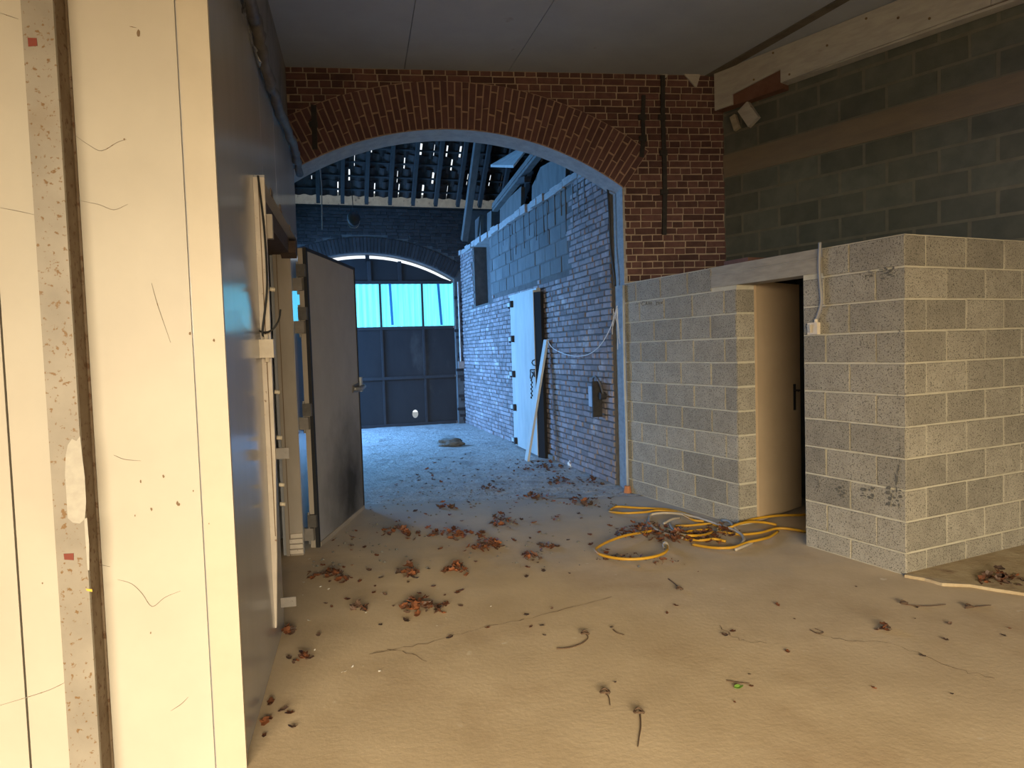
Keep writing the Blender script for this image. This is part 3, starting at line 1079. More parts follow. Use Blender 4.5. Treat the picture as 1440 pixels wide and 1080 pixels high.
# timber at the roof's right edge
p0, p1 = PASS.px(653, 338, .06), None
mb = MB()
pr0 = GATE.p(GATE.uz(653, 338, .5)[0], .5, GATE.uz(653, 338, .5)[1])
pr1 = GATE.p(GATE.uz(673, 190, 1.6)[0], 1.6, GATE.uz(673, 190, 1.6)[1])
mb.beam(pr0, pr1 + (pr1 - pr0) * .4, .12, .12)
thing('principal_rafter', 'thick pale rafter rising from the end of the ledge into the roof', 'timber', mt=M['pale_post'], mb=mb)

# ---- boarded partition set back above the ledge
UPW = Frame(PASS.p(0, -.28, 0)[:2], PASS.u[:2], PASS.n[:2])
part_ = thing('boarded_partition', 'pale boarded partition with studs and top timber standing on the brick ledge', 'partition', UPW.p(3, 0, HP + .07))


def upoly(pts, w0, w1, name, mt):
    q = [UPW.uz(*p) for p in pts]
    mb = MB()
    mb.prism(UPW, [(u, max(z, HP + .06)) for u, z in q], w0, w1)
    return mb.obj(name, mt, part_)


upoly([(748, 330), (748, 262), (760, 235), (796, 215), (796, 320)], -.06, 0, 'board', M['pale_post'])
upoly([(703, 345), (703, 290), (733, 262), (733, 345)], -.06, 0, 'board', M['pale_post'])
upoly([(668, 350), (668, 310), (676, 302), (676, 350)], -.06, 0, 'stud', M['pale_post'])
upoly([(685, 350), (685, 300), (691, 296), (691, 350)], -.06, 0, 'stud', M['pale_post'])
a, b = UPW.px(696, 292, .05), UPW.px(772, 196, .05)
for k in (-1, 0, 1):
    mb = MB(); o_ = Vector((0, 0, .05 * k)); mb.beam(a + o_, b + o_, .12 - .02 * abs(k), .045); mb.obj('top_plank', M['pale_post'], part_)
mb = MB(); a, b = UPW.px(725, 256, -.02), UPW.px(742, 252, .12); mb.beam(a, b, .10, .09); mb.obj('joist_end', M['soot'], part_)
mb = MB()
q = [UPW.px(690, 235, .25), UPW.px(722, 236, .25), UPW.px(745, 207, .0), UPW.px(735, 209, .0)]
mb.hexa([v for v in q] + [v + Vector((0, 0, .04)) for v in q])
thing('soffit_board', 'blue lit triangular board under the roof beside the arch', 'board', mt=M['white_board'], mb=mb)

# ================================================================ OBJECTS
# ---- steel post in front of the cream panels
ua, ub = LEFTF.uz(97, 1060, .115)[0], LEFTF.uz(140, 1060, .115)[0]
post = thing('steel_post', 'rust-flecked grey steel post standing in front of the cream panels', 'post', LEFTF.p(ua, .05, 0))
mb = MB(); mb.box(LEFTF, ub, ua, .10, .115, 0, 3.1); mb.obj('face_flange', M['rust_post'], post)
mb = MB(); mb.box(LEFTF, ub + .003, ub + .014, .004, .10, 0, 3.1); mb.obj('side_flange', M['rust_side'], post)
mb = MB(); mb.box(LEFTF, ub - .004, ua, .002, .008, 0, 3.1); mb.obj('back_flange', M['rust_side'], post)


def daub(pts, mt, name, parent, w):
    mb = MB()
    q = [LEFTF.uz(a + rnd(-.6, .6), b + rnd(-1, 1), w) for a, b in pts]
    mb.prism(LEFTF, q, w - .0008, w + .0012)
    mb.obj(name, mt, parent)


daub([(101, 616), (96, 625), (92, 640), (91, 668), (93, 690), (95, 728), (102, 735), (112, 736), (119, 730), (121, 705), (119, 670), (116, 640), (113, 613), (108, 620)], M['white_paint'], 'white_paint_patch', post, .1155)
daub([(119, 730), (121, 765), (123, 800), (126, 803), (125, 765), (122, 728)], M['white_paint'], 'paint_run', post, .1155)
daub([(90, 779), (104, 778), (104, 787), (98, 788), (90, 786)], M['red'], 'red_paint_spot', post, .1155)
daub([(121, 827), (129, 828), (130, 832), (122, 831)], M['yellow_paint'], 'yellow_paint_spot', post, .1155)
daub([(39, 54), (52, 53), (53, 64), (40, 65)], M['red'], 'red_paint_spot', post, .1155)

# ---- foil wrapped bundle along the top edge of the cold room wall
bun = thing('cable_bundle', 'silver foil and black insulated pipes along top edge of grey panel wall', 'pipe', LEFT.p(1, .05, ZC))
pts = [LEFT.p(-.1, .05, ZC + .0)] + [LEFT.px(*q) for q in ((333, 0), (347, 40), (356, 85), (372, 130), (390, 178), (404, 210), (413, 243))]
rr = random.Random(3)
P = [p + LEFT.n * .05 + Vector((rr.uniform(-.01, .01), 0, rr.uniform(-.015, .015))) for p in spline(pts, 5)]
mb = MB(); mb.tube(P, [.028 + rr.uniform(-.004, .006) for _ in P], 10); mb.obj('black_pipe', M['dark_pipe'], bun, smooth=True)
P2 = [p + LEFT.n * .035 + Vector((rr.uniform(-.01, .01), 0, .022 + rr.uniform(-.014, .014))) for p in spline(pts, 7)]
mb = MB(); mb.tube(P2, [.016 + rr.uniform(-.006, .008) for _ in P2], 8); mb.obj('foil_sleeve', M['foil'], bun)
P3 = [p + LEFT.n * .012 + Vector((0, 0, .05 + rr.uniform(-.01, .01))) for p in spline(pts, 3)]
mb = MB(); mb.tube(P3, .012, 6); mb.obj('foil_sleeve', M['foil'], bun)

# ---- junction box and cables on the near jamb
u, z = LEFT.uz(372, 491)
jb = thing('junction_box', 'cream junction box with looped cables on the cold room jamb', 'box', LEFT.p(JU - .02, .06, z))
FJ = Frame(LEFT.p(JU - .055, .055, 0)[:2], (-LEFT.n)[:2], (-LEFT.u)[:2])
mb = MB(); mb.box(LEFT, JU - .10, JU - .035, .0, .066, z - .045, z + .045); mb.obj('housing', M['switch'], jb)
mb = MB(); mb.tube([LEFT.p(JU - .07, .03, z - .045), LEFT.p(JU - .07, .03, z - .065)], .012, 8); mb.tube([LEFT.p(JU - .07, .03, z + .045), LEFT.p(JU - .07, .03, z + .07)], .012, 8); mb.obj('gland', M['switch'], jb)
cz = [LEFT.px(*q) for q in ((363, 262), (363, 330), (367, 400), (374, 440), (371, 470))]
cz = [LEFT.p(JU - .075, .03 + .02 * math.sin(i), p.z) for i, p in enumerate(cz)] + [LEFT.p(JU - .07, .03, z + .06)]
mb = MB(); mb.tube(spline(cz, 6), .0055, 6); mb.obj('cable', M['cable'], jb)
ring_p = [LEFT.p(JU - .08 + .02 * math.sin(t * 2), .03 + .075 * math.cos(t), z + .19 + .11 * math.sin(t)) for t in [i * math.pi / 8 for i in range(9, 17)]]
mb = MB(); mb.tube(spline(ring_p, 3), .005, 6); mb.obj('cable', M['cable'], jb)

# ---- insulated door standing open
L0, L1 = fl(448, 770), fl(512, 715)
DL = Frame(L0[:2], (L1 - L0)[:2], (1, 0))
DLW = (L1 - L0).length
DH = 2.335
idr = thing('insulated_door', 'grey insulated cold room door swung fully open beside the arch', 'door', DL.p(0, 0, 0), kind='thing')
mb = MB(); mb.box(DL, .012, DLW - .012, -.012, .0, .03, DH - .02); mb.obj('door_skin', M['leaf_door'], idr)
mb = MB(); mb.box(DL, .0, DLW - .006, -.06, -.013, .0, DH); mb.obj('door_slab', M['jamb'], idr)
mb = MB()
for a, b, c, d in ((-.004, .028, .0, DH + .004), (DLW - .02, DLW, .0, DH + .004), (0, DLW, DH - .02, DH + .004)):
    mb.box(DL, a, b, -.02, .008, c, d)
mb.obj('gasket', M['black'], idr)
mb = MB(); mb.box(DL, .03, DLW - .02, -.0, .012, .0, .035); mb.obj('sill_strip', M['jamb'], idr)
for py0, py1, dy in ((437, 463, 0), (570, 606, 0), (737, 770, 0), (382, 398, 0)):
    zc = DL.uz(430, (py0 + py1) / 2)[1]
    hh = .075
    h = MB(); h.box(DL, -.035, -.001, -.066, .002, zc + .004, zc + .10); hg = h.obj('hinge', M['plate'], idr)
    h = MB(); h.box(DL, -.04, -.001, -.10, -.022, zc - .10, zc - .004); h.obj('hinge_strap', M['hinge'], hg)
    h = MB(); h.tube([DL.p(-.02, -.06, zc - .13), DL.p(-.02, -.06, zc + .12)], .009, 8); h.obj('hinge_pin', M['steel'], hg)
uh, zh = DL.uz(500, 546)
hd = MB()
hd.tube(spline([DL.p(uh - .10, .01, zh), DL.p(uh - .05, .05, zh - .005), DL.p(uh + .06, .06, zh + .01), DL.p(DLW + .02, .045, zh + .01)], 4), [.022] * 13, 8)
ho = hd.obj('latch_handle', M['steel'], idr, smooth=True)
hd = MB(); hd.box(DL, DLW - .01, DLW + .035, -.03, .03, zh - .04, zh + .10); hd.obj('latch_catch', M['pale_bluegrey'], ho)
hd = MB(); hd.prism(DL, [(uh - .12, zh - .035), (uh + .1, zh - .04), (uh + .1, zh + .05), (uh - .1, zh + .03)], 0.0, .012); hd.obj('latch_plate', M['plate'], ho)

# ---- cream door of the small room
hinge = ROOMF.p(DU1 - .015, -.20, 0)
far = fl(1129, 713)
DC = Frame(hinge[:2], (far - hinge)[:2], (-1, -.4))
DCN = Frame(hinge[:2], (far - hinge)[:2], (0, -1))
cdr = thing('interior_door', 'plain cream door ajar under the plank lintel of the block room', 'door', hinge, kind='thing')
cwid = .73
wv = DCN.uz(1126, 600)[0]
mb = MB(); mb.box(DCN, .0, wv, -.04, .0, .012, DZ + .03); mb.obj('leaf', M['cream_door'], cdr)
uu, zz = DCN.uz(1117, 556)
h = MB(); h.box(DCN, uu - .018, uu + .018, 0, .006, zz - .13, zz + .10); hp = h.obj('handle_plate', M['black'], cdr)
h = MB(); h.tube([DCN.p(uu, .0, zz + .045), DCN.p(uu, .05, zz + .045), DCN.p(uu - .02, .055, zz + .045), DCN.p(uu - .035, .055, zz + .043)], .008, 8); h.obj('lever', M['black'], hp)
# dark interior of the small room
mb = MB()
mb.box(ROOMF, -.0 + .2, U_END - .02, -1.45, -1.40, 0, HR - .02)
mb.obj('inner_wall', M['block_mortar'], wr)

# ---- light switch with its conduit
u, z = ROOMF.uz(1147, 462)
sw = thing('light_switch', 'ivory surface light switch on the block wall right of the cream door', 'switch', ROOMF.p(u, 0, z))
mb = MB(); mb.box(ROOMF, u - .042, u + .042, .002, .034, z - .042, z + .042); mb.obj('box', M['switch'], sw)
mb = MB(); mb.hexa([ROOMF.p(u + a, w, z + b) for b, w in ((-.028, .034), (.028, .034)) for a, w2 in () ] or
                   [ROOMF.p(u + .012, .034, z - .028), ROOMF.p(u + .036, .034, z - .028), ROOMF.p(u + .036, .034, z + .028), ROOMF.p(u + .012, .034, z + .028),
                    ROOMF.p(u + .012, .040, z - .028), ROOMF.p(u + .036, .038, z - .028), ROOMF.p(u + .036, .046, z + .028), ROOMF.p(u + .012, .048, z + .028)])
mb.obj('rocker', M['white_paint'], sw)
mb = MB(); mb.tube([ROOMF.p(u - .02, .018, z + .04), ROOMF.p(u - .02, .018, z + .065)], .013, 10); mb.obj('gland', M['switch'], sw)
cp = [ROOMF.p(u - .02, .016, z + .06)] + [ROOMF.px(*q, .016) for q in ((1153, 435), (1155, 420), (1153, 395), (1152, 372), (1153, 345))]
cp.append(ROOMF.px(1153, 345, .016) + Vector((0, 0, .02)))
mb = MB(); mb.tube(spline(cp, 5), .0105, 8)
thing('conduit', 'thin grey conduit rising from the light switch to the roof edge', 'pipe', mt=M['grey_pvc'], mb=mb, smooth=True)
mb = MB(); q = ROOMF.uz(1026, 362); mb.box(ROOMF, q[0] - .1, q[0] + .18, -.30, -.1, HR, HR + .05)
thing('timber_scrap', 'dark wood scrap lying on the block room roof by the pier', 'wood', mt=M['brown_timber'], mb=mb)

# ---- beam on the right wall, with torn whitewashed boards
bm_ = thing('timber_beam', 'long beam on the right wall cased in torn whitewashed boards', 'beam', RIGHT.p(0, 0, 3.9), kind='thing')
uN0, uN1 = RIGHT.uz(1030, 140, .13)[0], RIGHT.uz(1098, 112, .13)[0]
CE_ = CEIL - .006
mb = MB(); mb.box(RIGHT, -.02, uN1, .0, .10, 3.86, CE_); mb.box(RIGHT, uN1, 5.8, .0, .10, 3.93, CE_); mb.obj('core', M['brown_timber'], bm_)
q = [(-.02, 3.86), (uN0, 3.86), (uN0 + .0, 3.96), (uN1, 4.03), (uN1, 3.905), (2.4, 3.93), (2.4, CE_), (-.02, CE_)]
mb = MB(); mb.prism(RIGHT, q, .115, .135); mb.obj('face_board', M['white_board'], bm_)
mb = MB(); mb.prism(RIGHT, [(2.404, 3.93), (5.8, 3.93), (5.8, CE_), (2.404, CE_)], .115, .135); mb.obj('face_board', M['white_board'], bm_)
mb = MB(); mb.box(RIGHT, uN1 + .0, 5.8, .014, .115, 3.905, 3.925); mb.obj('bottom_board', M['white_board'], bm_)
for px, py in ((1087, 66), (1163, 109 - 45), (1218, 26), (1263, 25), (1307, 26), (1060, 112), (1110, 107)):
    u, z = RIGHT.uz(px, py, .137)
    z = min(max(z, 3.95), 4.2)
    mb = MB(); mb.tube([RIGHT.p(u, .134, z), RIGHT.p(u, .140, z)], .010, 8); mb.obj('nail_head', M['rust_side'], bm_)
mb = MB()
a, b = RIGHT.px(1046, 150, .05), RIGHT.px(1061, 172, .05)
mb.beam(a, b, .05, .13)
thing('hanging_block', 'pale wood offcut hanging under the torn end of the beam', 'wood', mt=M['white_board'], mb=mb)
mb = MB()
a, b = RIGHT.px(1031, 163, .04), RIGHT.px(1037, 182, .04)
mb.beam(a, b, .04, .06)
thing('hanging_block', 'smaller grey stub of wood next to the brick pier below the beam', 'wood', mt=M['timber'], mb=mb)
for pts, lb in (([(962, 104), (972, 102), (985, 105), (980, 122), (977, 121)], 'torn white lining scrap under the ceiling by the dark strip'),
                ([(930, 104), (940, 104), (937, 109), (932, 108)], 'tiny white scrap above the long iron anchor')):
    mb = MB(); mb.prism(ARCH, [ARCH.uz(*p, .02) for p in pts], .004, .02)
    thing('lining_scrap', lb, 'scrap', mt=M['white_board'], mb=mb)

# ---- iron anchors on the arch wall
for i, (pts, wd_, lb) in enumerate((([(905, 134), (904, 165), (905, 195), (902, 221)], .045, 'short black iron anchor on the brick wall right of the arch crown'),
                                    ([(932, 106), (932, 165), (934, 215), (935, 270), (934, 330)], .05, 'long black iron anchor on the brick pier from ceiling downward'),
                                    ([(441, 148), (442, 175), (443, 210)], .05, 'black iron anchor across the left end of the arch ring'))):
    mb = MB()
    P = [ARCH.px(a, b, .02) for a, b in pts]
    for a, b in zip(P[:-1], P[1:]):
        mb.beam(a, b, wd_ * rnd(.75, 1.0), .025, up=ARCH.n)
    for p in P[1:-1]:
        mb.beam(p - ARCH.u * .045, p + ARCH.u * .03, .03, .05)
    thing('iron_anchor', lb, 'anchor', mt=M['soot'], mb=mb)

# ---- black cable, and a round strip standing in for the lit plaster edge
RV = Frame(ARCH.p(prof[0][0] - .016, 0, 0)[:2], (-ARCH.n)[:2], (-ARCH.u)[:2])
mb = MB(); mb.tube(spline([PASS.px(854, 258, .03), PASS.px(857, 300, .025), PASS.px(859, 345, .02), PASS.px(864, 385, .02), PASS.px(865, 402, .02)], 5), .013, 8)
thing('cable', 'black cable hanging down the brick wall inside the arch', 'cable', mt=M['cable'], mb=mb, smooth=True)
cx = ARCH.p(prof[0][0] - .036, .012, 0)
pp = thing('edge_strip', 'thin pale strip for the lit plaster edge in the corner of arch and block room', 'pipe', cx)
mb = MB(); mb.tube([cx + Vector((rnd(-.006, .006), 0, z)) for z in (.02, .3, .7, 1.1, 1.5, 1.9, 2.12)], .015, 8); mb.obj('tube', M['pale_bluegrey'], pp, smooth=True)
mb = MB(); mb.tube([cx + Vector((-.005, -.01, .0)), cx + Vector((-.005, -.01, .07))], [.042, .03], 8); mb.obj('foot', M['terracotta'], pp)

# ---- hanging lamp and cords in the passage
def hang(px0, py0, px1, py1, depth):
    def at(px, py):
        v = ray(px, py)
        return EYEP + v * (depth / v.y)
    return at(px0, py0), at(px1, py1)


a, b = hang(488, 175, 497, 300, 9.5)
lamp = thing('pendant_lamp', 'dark oval pendant lamp hanging on a thin cord in the passage', 'lamp', b)
top_ = Vector((a.x, a.y, 6.9))
mb = MB(); mb.tube([top_, a, b], .006, 6); mb.obj('cord', M['cable'], lamp)
mb = MB()
hgt = .20
mb.tube([b + Vector((0, 0, .03 - hgt * t)) for t in (0, .12, .3, .55, .8, .95, 1.0)], [.02, .06, .085, .09, .07, .035, .008], 12); mb.obj('shade', M['soot'], lamp, smooth=True)
mb = MB(); mb.tube([b + Vector((.082 * math.cos(t), 0, -.10 + .10 * math.sin(t))) for t in [math.pi * (1 + i / 10) for i in range(11)]], .004, 5); mb.obj('wire_guard', M['steel'], lamp)
a, b = hang(447, 200, 453, 323, 9.0)
mb = MB(); mb.tube([Vector((a.x, a.y, 6.7)), a, (a + b) / 2 + Vector((.02, 0, 0)), b], .008, 6)
thing('loose_wire', 'loose grey cord hanging below the roof left of the lamp', 'cord', mt=M['grey_pvc'], mb=mb)

# ---- gate
gt = thing('barn_gate', 'dark sheet metal gate with a cyan translucent window strip at passage end', 'gate', GATE.p(GC, -.2, 0), kind='thing')
WZ0, WZ1 = GATE.uz(580, 459, -.15)[1], GATE.uz(580, 398, -.15)[1]
gw = -.16
bars = [GATE.uz(x, y, gw)[0] for x, y in ((640, 430), (594, 430), (535, 430), (476, 430))]
bars = [bars[0]] + bars[1:] + [bars[3] + (bars[3] - bars[2]) * k for k in (1, 2)]
bars[-1] = min(bars[-1], GC + GW - .03)
gb = GC - GW + .03
hole = GATE.uz(584, 582, gw)
for i in range(len(bars) - 1):
    a, b = bars[i] + .02, bars[i + 1] - .02
    for z0_, z1_ in ((.05, .98), (1.02, WZ0 - .05)):
        if i == 1 and z0_ < .5:
            # sheet with the round hole
            mb = MB()
            n = 20
            inner = [(hole[0] + .062 * math.cos(2 * math.pi * k / n), hole[1] + .085 * math.sin(2 * math.pi * k / n)) for k in range(n)]
            outer = []
            for k in range(n):
                t = 2 * math.pi * k / n
                dx, dz = math.cos(t), math.sin(t)
                s_ = min(((b - hole[0]) / dx if dx > 0 else (a - hole[0]) / dx) if abs(dx) > 1e-6 else 9, ((z1_ - hole[1]) / dz if dz > 0 else (z0_ - hole[1]) / dz) if abs(dz) > 1e-6 else 9)
                outer.append((hole[0] + dx * s_, hole[1] + dz * s_))
            vs = [GATE.p(u, gw, z) for u, z in inner + outer] + [GATE.p(u, gw - .012, z) for u, z in inner + outer]
            fs = []
            for k in range(n):
                k2 = (k + 1) % n
                fs += [(k, k2, n + k2, n + k), (2 * n + k, 3 * n + k, 3 * n + k2, 2 * n + k2), (k, 2 * n + k, 2 * n + k2, k2)]
            mb.add(vs, fs)
            # corners of the sheet
            for cu, czz in ((a, z0_), (a, z1_), (b, z0_), (b, z1_)):
                near_ = sorted(outer, key=lambda q: (q[0] - cu) ** 2 + (q[1] - czz) ** 2)[:2]
                mb.prism(GATE, [(cu, czz)] + near_, gw - .012, gw)
            mb.obj('sheet', M['gate'], gt)
        else:
            mb = MB(); mb.box(GATE, a, b, gw - .012, gw, z0_, z1_); mb.obj('sheet', M['gate'], gt)
    # corrugated cyan pane
    mb = MB()
    n = int((b - a) / .02)
    vs = []
    for k in range(n + 1):
        u = a + (b - a) * k / n
        w = gw + .012 * math.sin(k * 1.05)
        vs += [GATE.p(u, w, WZ0), GATE.p(u, w, WZ1)]
    mb.add(vs, [(2 * k, 2 * k + 2, 2 * k + 3, 2 * k + 1) for k in range(n)])
    mb.obj('pane', M['sheet'], gt, smooth=True)
for u in bars:
    mb = MB(); mb.box(GATE, u - .02, u + .02, gw - .03, gw + .03, .04, WZ1); mb.obj('mullion', M['gate_frame'], gt)
for z in (.03, 1.0, WZ0 - .03, WZ1 + .01):
    mb = MB(); mb.box(GATE, gb, bars[-1], gw - .03, gw + .034, z - .03, z + .03); mb.obj('rail', M['gate_frame'], gt)
# slanting dark braces behind the panes
for (xa, ya, xb, yb) in ((548, 399, 552, 457), (616, 399, 621, 457)):
    ua_, za_ = GATE.uz(xa, ya, gw + .03); ub_, zb_ = GATE.uz(xb, yb, gw + .03)
    mb = MB(); mb.beam(GATE.p(ua_, gw + .03, za_), GATE.p(ub_, gw + .03, zb_), .05, .02, up=GATE.n); 
    mb.obj('lap_strip', bpy.data.materials['cyan_lap'] if 'cyan_lap' in bpy.data.materials else mat('cyan_lap', (.02, .22, .42), rough=.5), gt)
# boarded tympanum with a gap left under the arch
ty = []
Rg = GR - .085
for i in range(21):
    t = -ga0 * .985 + 2 * ga0 * .985 * i / 20
    ty.append((GC + Rg * math.sin(t), max(GCZ + Rg * math.cos(t), WZ1 + .05)))
mb = MB()
for a, b in zip(ty[:-1], ty[1:]):
    if a[1] > WZ1 + .045 or b[1] > WZ1 + .045:
        mb.prism(GATE, [(a[0], WZ1 + .04), (b[0], WZ1 + .04), b, a], gw - .03, gw)
mb.obj('tympanum', M['gate'], gt)
for px in (519, 562):
    u = GATE.uz(px, 380, gw)[0]
    mb = MB(); mb.box(GATE, u - .035, u + .035, gw, gw + .03, WZ1 + .03, AZ - .14); mb.obj('stile', M['gate_frame'], gt)
mb = MB(); u = GATE.uz(518, 380, gw)[0]; mb.box(GATE, u - .03, u + .05, gw - .02, gw + .0, AZ - .16, AZ - .01); mb.obj('top_bolt', M['gate_frame'], gt)
# junction and pipe at the gate jamb
u, z = GATE.uz(648, 512, .02)
jb2 = MB(); jb2.box(GATE, u - .06, u + .06, .0, .10, z - .09, z + .06); jb2.tube([GATE.p(u, .04, z + .05), GATE.p(u, .04, z + 1.7)], .02, 8)
thing('gate_conduit', 'small box with upright conduit on the jamb beside the gate', 'conduit', mt=M['steel'], mb=jb2)

# ---- white door on the passage wall
qa, qb = PASS.uz(752, 500, .14)[0], PASS.uz(719.5, 500, .08)[0]
wdz = 2.31
wdr = thing('metal_door', 'tall white metal door with five hinges on the brick passage wall', 'door', PASS.p(qa, .1, 0), kind='thing')
WD = Frame(PASS.p(qb, .03, 0)[:2], (-PASS.u)[:2], PASS.n[:2])
wdl = qb - qa
mb = MB(); mb.hexa([WD.p(0, .0, .03), WD.p(wdl, .0, .03), WD.p(wdl, .11, .03), WD.p(0, .05, .03), WD.p(0, .0, wdz), WD.p(wdl, .0, wdz), WD.p(wdl, .11, wdz), WD.p(0, .05, wdz)]); mb.obj('leaf', M['wdoor'], wdr)
mb = MB(); mb.hexa([WD.p(wdl, .0, .0), WD.p(wdl + .11, .0, .0), WD.p(wdl + .11, .04, .0), WD.p(wdl, .1, .0), WD.p(wdl, .0, wdz - .03), WD.p(wdl + .11, .0, wdz - .03), WD.p(wdl + .11, .04, wdz - .03), WD.p(wdl, .1, wdz - .03)]); mb.obj('dark_jamb', M['dark'], wdr)
mb = MB(); mb.box(WD, -.02, wdl, .0, .06, wdz, wdz + .03); mb.obj('head_rail', M['wdoor'], wdr)
for px, py in ((719, 430), (722, 477), (724, 525), (727, 571), (729, 617)):
    z = PASS.uz(px, py)[1]
    h = MB(); h.box(WD, -.05, .14, .04, .080, z - .03, z + .03); hg = h.obj('hinge', M['wdoor'], wdr)
    h = MB(); h.box(WD, .14, .20, .05, .10, z - .05, z + .05); h.obj('hinge_knuckle', M['soot'], hg)
    h = MB(); h.box(WD, -.07, -.03, .03, .07, z - .055, z - .025); h.obj('hinge_pin', M['soot'], hg)
# black spray marks and lock on the door edge
WDF = Frame(WD.p(0, .0515, 0)[:2], (WD.u * wdl + WD.n * .06)[:2], WD.n[:2])
scrawl(WDF, [[(6, 0), (3, 1), (2, 4), (4, 7.5), (7, 8)]], 746, 506, 1, M['soot'], 'spray_mark', wdr, .008, .004)
scrawl(WDF, [[(0, 0), (6, 0)], [(0, 0), (0, 12), (2, 13)], [(2, 3), (6, 9)], [(2, 11), (5, 4)], [(5, 2), (6, 10)]], 746, 520, 1, M['soot'], 'spray_mark', wdr, .010, .004)
for k in range(9):
    u, z = WDF.uz(747.5 + (k % 2) * 1.2, 535 + k * 3)
    mb = MB(); mb.box(WDF, u - .014, u + .014, .0, .012, z - .014, z + .014); mb.obj('spray_mark', M['soot'], wdr)

# ---- plank leaning on the wall
pb_, pt_ = fl(741, 648, .0), PASS.px(768, 478, .05)
mb = MB(); mb.beam(pb_ + Vector((0, 0, .0)), pt_, .03, .125, up=PASS.n.cross(Vector((0, 0, 1))))
thing('leaning_plank', 'pale plank leaning against the brick wall in front of white door', 'plank', mt=M['wdoor'], mb=mb)
mb = MB(); mb.beam(fl(752, 633, .03), fl(782, 644, .03), .09, .06)
thing('stone_sill', 'grey stone bar lying on the floor below the white door', 'stone', mt=M['stone'], mb=mb)

# ---- meter box on brick wall
u, z = PASS.uz(840, 556, .05)
me_ = thing('meter_box', 'small grey meter box with curved pipe on the passage brick wall', 'box', PASS.p(u, 0, z))
mb = MB(); mb.box(PASS, u - .0, u + .16, .01, .09, z - .13, z + .10); mb.obj('case', M['pale_bluegrey'], me_)
mb = MB(); mb.box(PASS, u - .035, u - .01, .01, .12, z - .24, z + .16); mb.obj('back_plate', M['soot'], me_)
mb = MB(); mb.tube(spline([PASS.p(u + .08, .05, z + .10), PASS.p(u + .06, .07, z + .19), PASS.p(u - .05, .08, z + .21), PASS.p(u - .13, .07, z + .14), PASS.p(u - .14, .04, z + .02)], 5), .012, 8); mb.obj('pipe', M['dark_pipe'], me_, smooth=True)
mb = MB(); mb.tube([PASS.p(u - .11, .0, z + .0), PASS.p(u - .11, .07, z + .0)], .04, 12); mb.obj('gauge', M['soot'], me_)

# ---- sagging wire from plank to arch, cobwebs
P = [PASS.px(*q, .05) for q in ((769, 478), (778, 490), (798, 499), (822, 500), (842, 488), (858, 462), (868, 430))]
mb = MB(); mb.tube(spline(P, 5), .005, 5)
thing('slack_wire', 'thin pale wire sagging along the brick wall from the plank top', 'wire', mt=M['web'], mb=mb)
mb = MB(); u0 = ARCH.px(866, 433, -.1)
for k in range(6):
    mb.tube([u0 + Vector((rnd(-.03, .03), rnd(-.03, .03), rnd(-.02, .02))), u0 + Vector((rnd(-.05, .05), rnd(-.05, .05), rnd(-.5, -.15)))], .003, 4)
thing('cobweb', 'pale cobweb strands hanging by the pale corner strip', 'cobweb', mt=M['web'], mb=mb)


# ---- lumps on the passage floor
def lump(c, sx, sy, sz, seed, n=3):
    r = random.Random(seed)
    import bmesh
    bm = bmesh.new()
    bmesh.ops.create_icosphere(bm, subdivisions=n, radius=1)
    off = Vector((r.uniform(0, 50), r.uniform(0, 50), 0))
    mb = MB()
    for v in bm.verts:
        k = 1 + .45 * noise.noise(v.co * 1.6 + off) + .2 * noise.noise(v.co * 4 + off)
        mb.v.append((c[0] + v.co.x * k * sx, c[1] + v.co.y * k * sy, max(c[2] + v.co.z * k * sz, 0.002)))
    mb.f = [tuple(v.index for v in f.verts) for f in bm.faces]
    bm.free()
    return mb


c = fl(633, 627)
thing('rubble_lump', 'dark flat lump of rubble alone on the blue lit passage floor', 'rubble', mt=M['stone'], mb=lump((c.x, c.y, .045), .21, .13, .085, 4), smooth=True)
c = fl(806, 655)
thing('dust_heap', 'small pale heap of dust at the foot of the passage wall', 'dust', mt=M['flake'], mb=lump((c.x, c.y, .02), .07, .10, .07, 8), smooth=True)

# ---- hoses (points read on the floor)
def zp(x, y):
    return 820 + x * .2361, 680 + y * .2361


def hose_obj(strands, r, mt, name, label):
    mb = MB()
    rr = random.Random(5)
    for i, st in enumerate(strands):
        lift = r + .004 + (i % 4) * r * 1.3
        P = []
        for k, (x, y) in enumerate(st):
            e = min(k, len(st) - 1 - k)
            P.append(fl(*zp(x, y), r + (lift - r) * min(1, e / 2)))
        mb.tube(spline(P, 6), r, 8)
    return thing(name, label, 'hose', mt=mt, mb=mb, smooth=True)


yl = [[(1420, 300), (1320, 285), (1230, 270), (1150, 268), (1060, 292), (960, 303), (880, 298), (800, 280)],
      [(1160, 285), (1110, 318), (1050, 335), (980, 350), (900, 378), (820, 384), (740, 378), (650, 362)],
      [(1420, 183), (1310, 187), (1180, 190), (1080, 200), (1000, 215), (940, 235), (900, 248)],
      [(1150, 245), (1080, 232), (1000, 228), (930, 240), (870, 262), (800, 270)],
      [(160, 158), (200, 138), (330, 145), (480, 152), (560, 165), (660, 195), (760, 232), (860, 275)],
      [(160, 158), (165, 168), (250, 176), (370, 170), (450, 160), (560, 172), (650, 215), (720, 226)],
      [(420, 280), (350, 292), (250, 310), (150, 345), (85, 380), (75, 400), (110, 425), (200, 445), (300, 450), (400, 440), (470, 420), (500, 395), (495, 365), (478, 352)],
      [(500, 270), (580, 300), (640, 310), (720, 305), (780, 285)],
      [(550, 252), (640, 250), (740, 240), (800, 250), (850, 268)],
      [(600, 330), (700, 338), (780, 330), (850, 345)],
      [(590, 320), (600, 292), (680, 278), (760, 275)]]
hose_obj(yl, .0105, M['yellow'], 'garden_hose', 'tangled yellow garden hose coiled on the floor before the cream door')
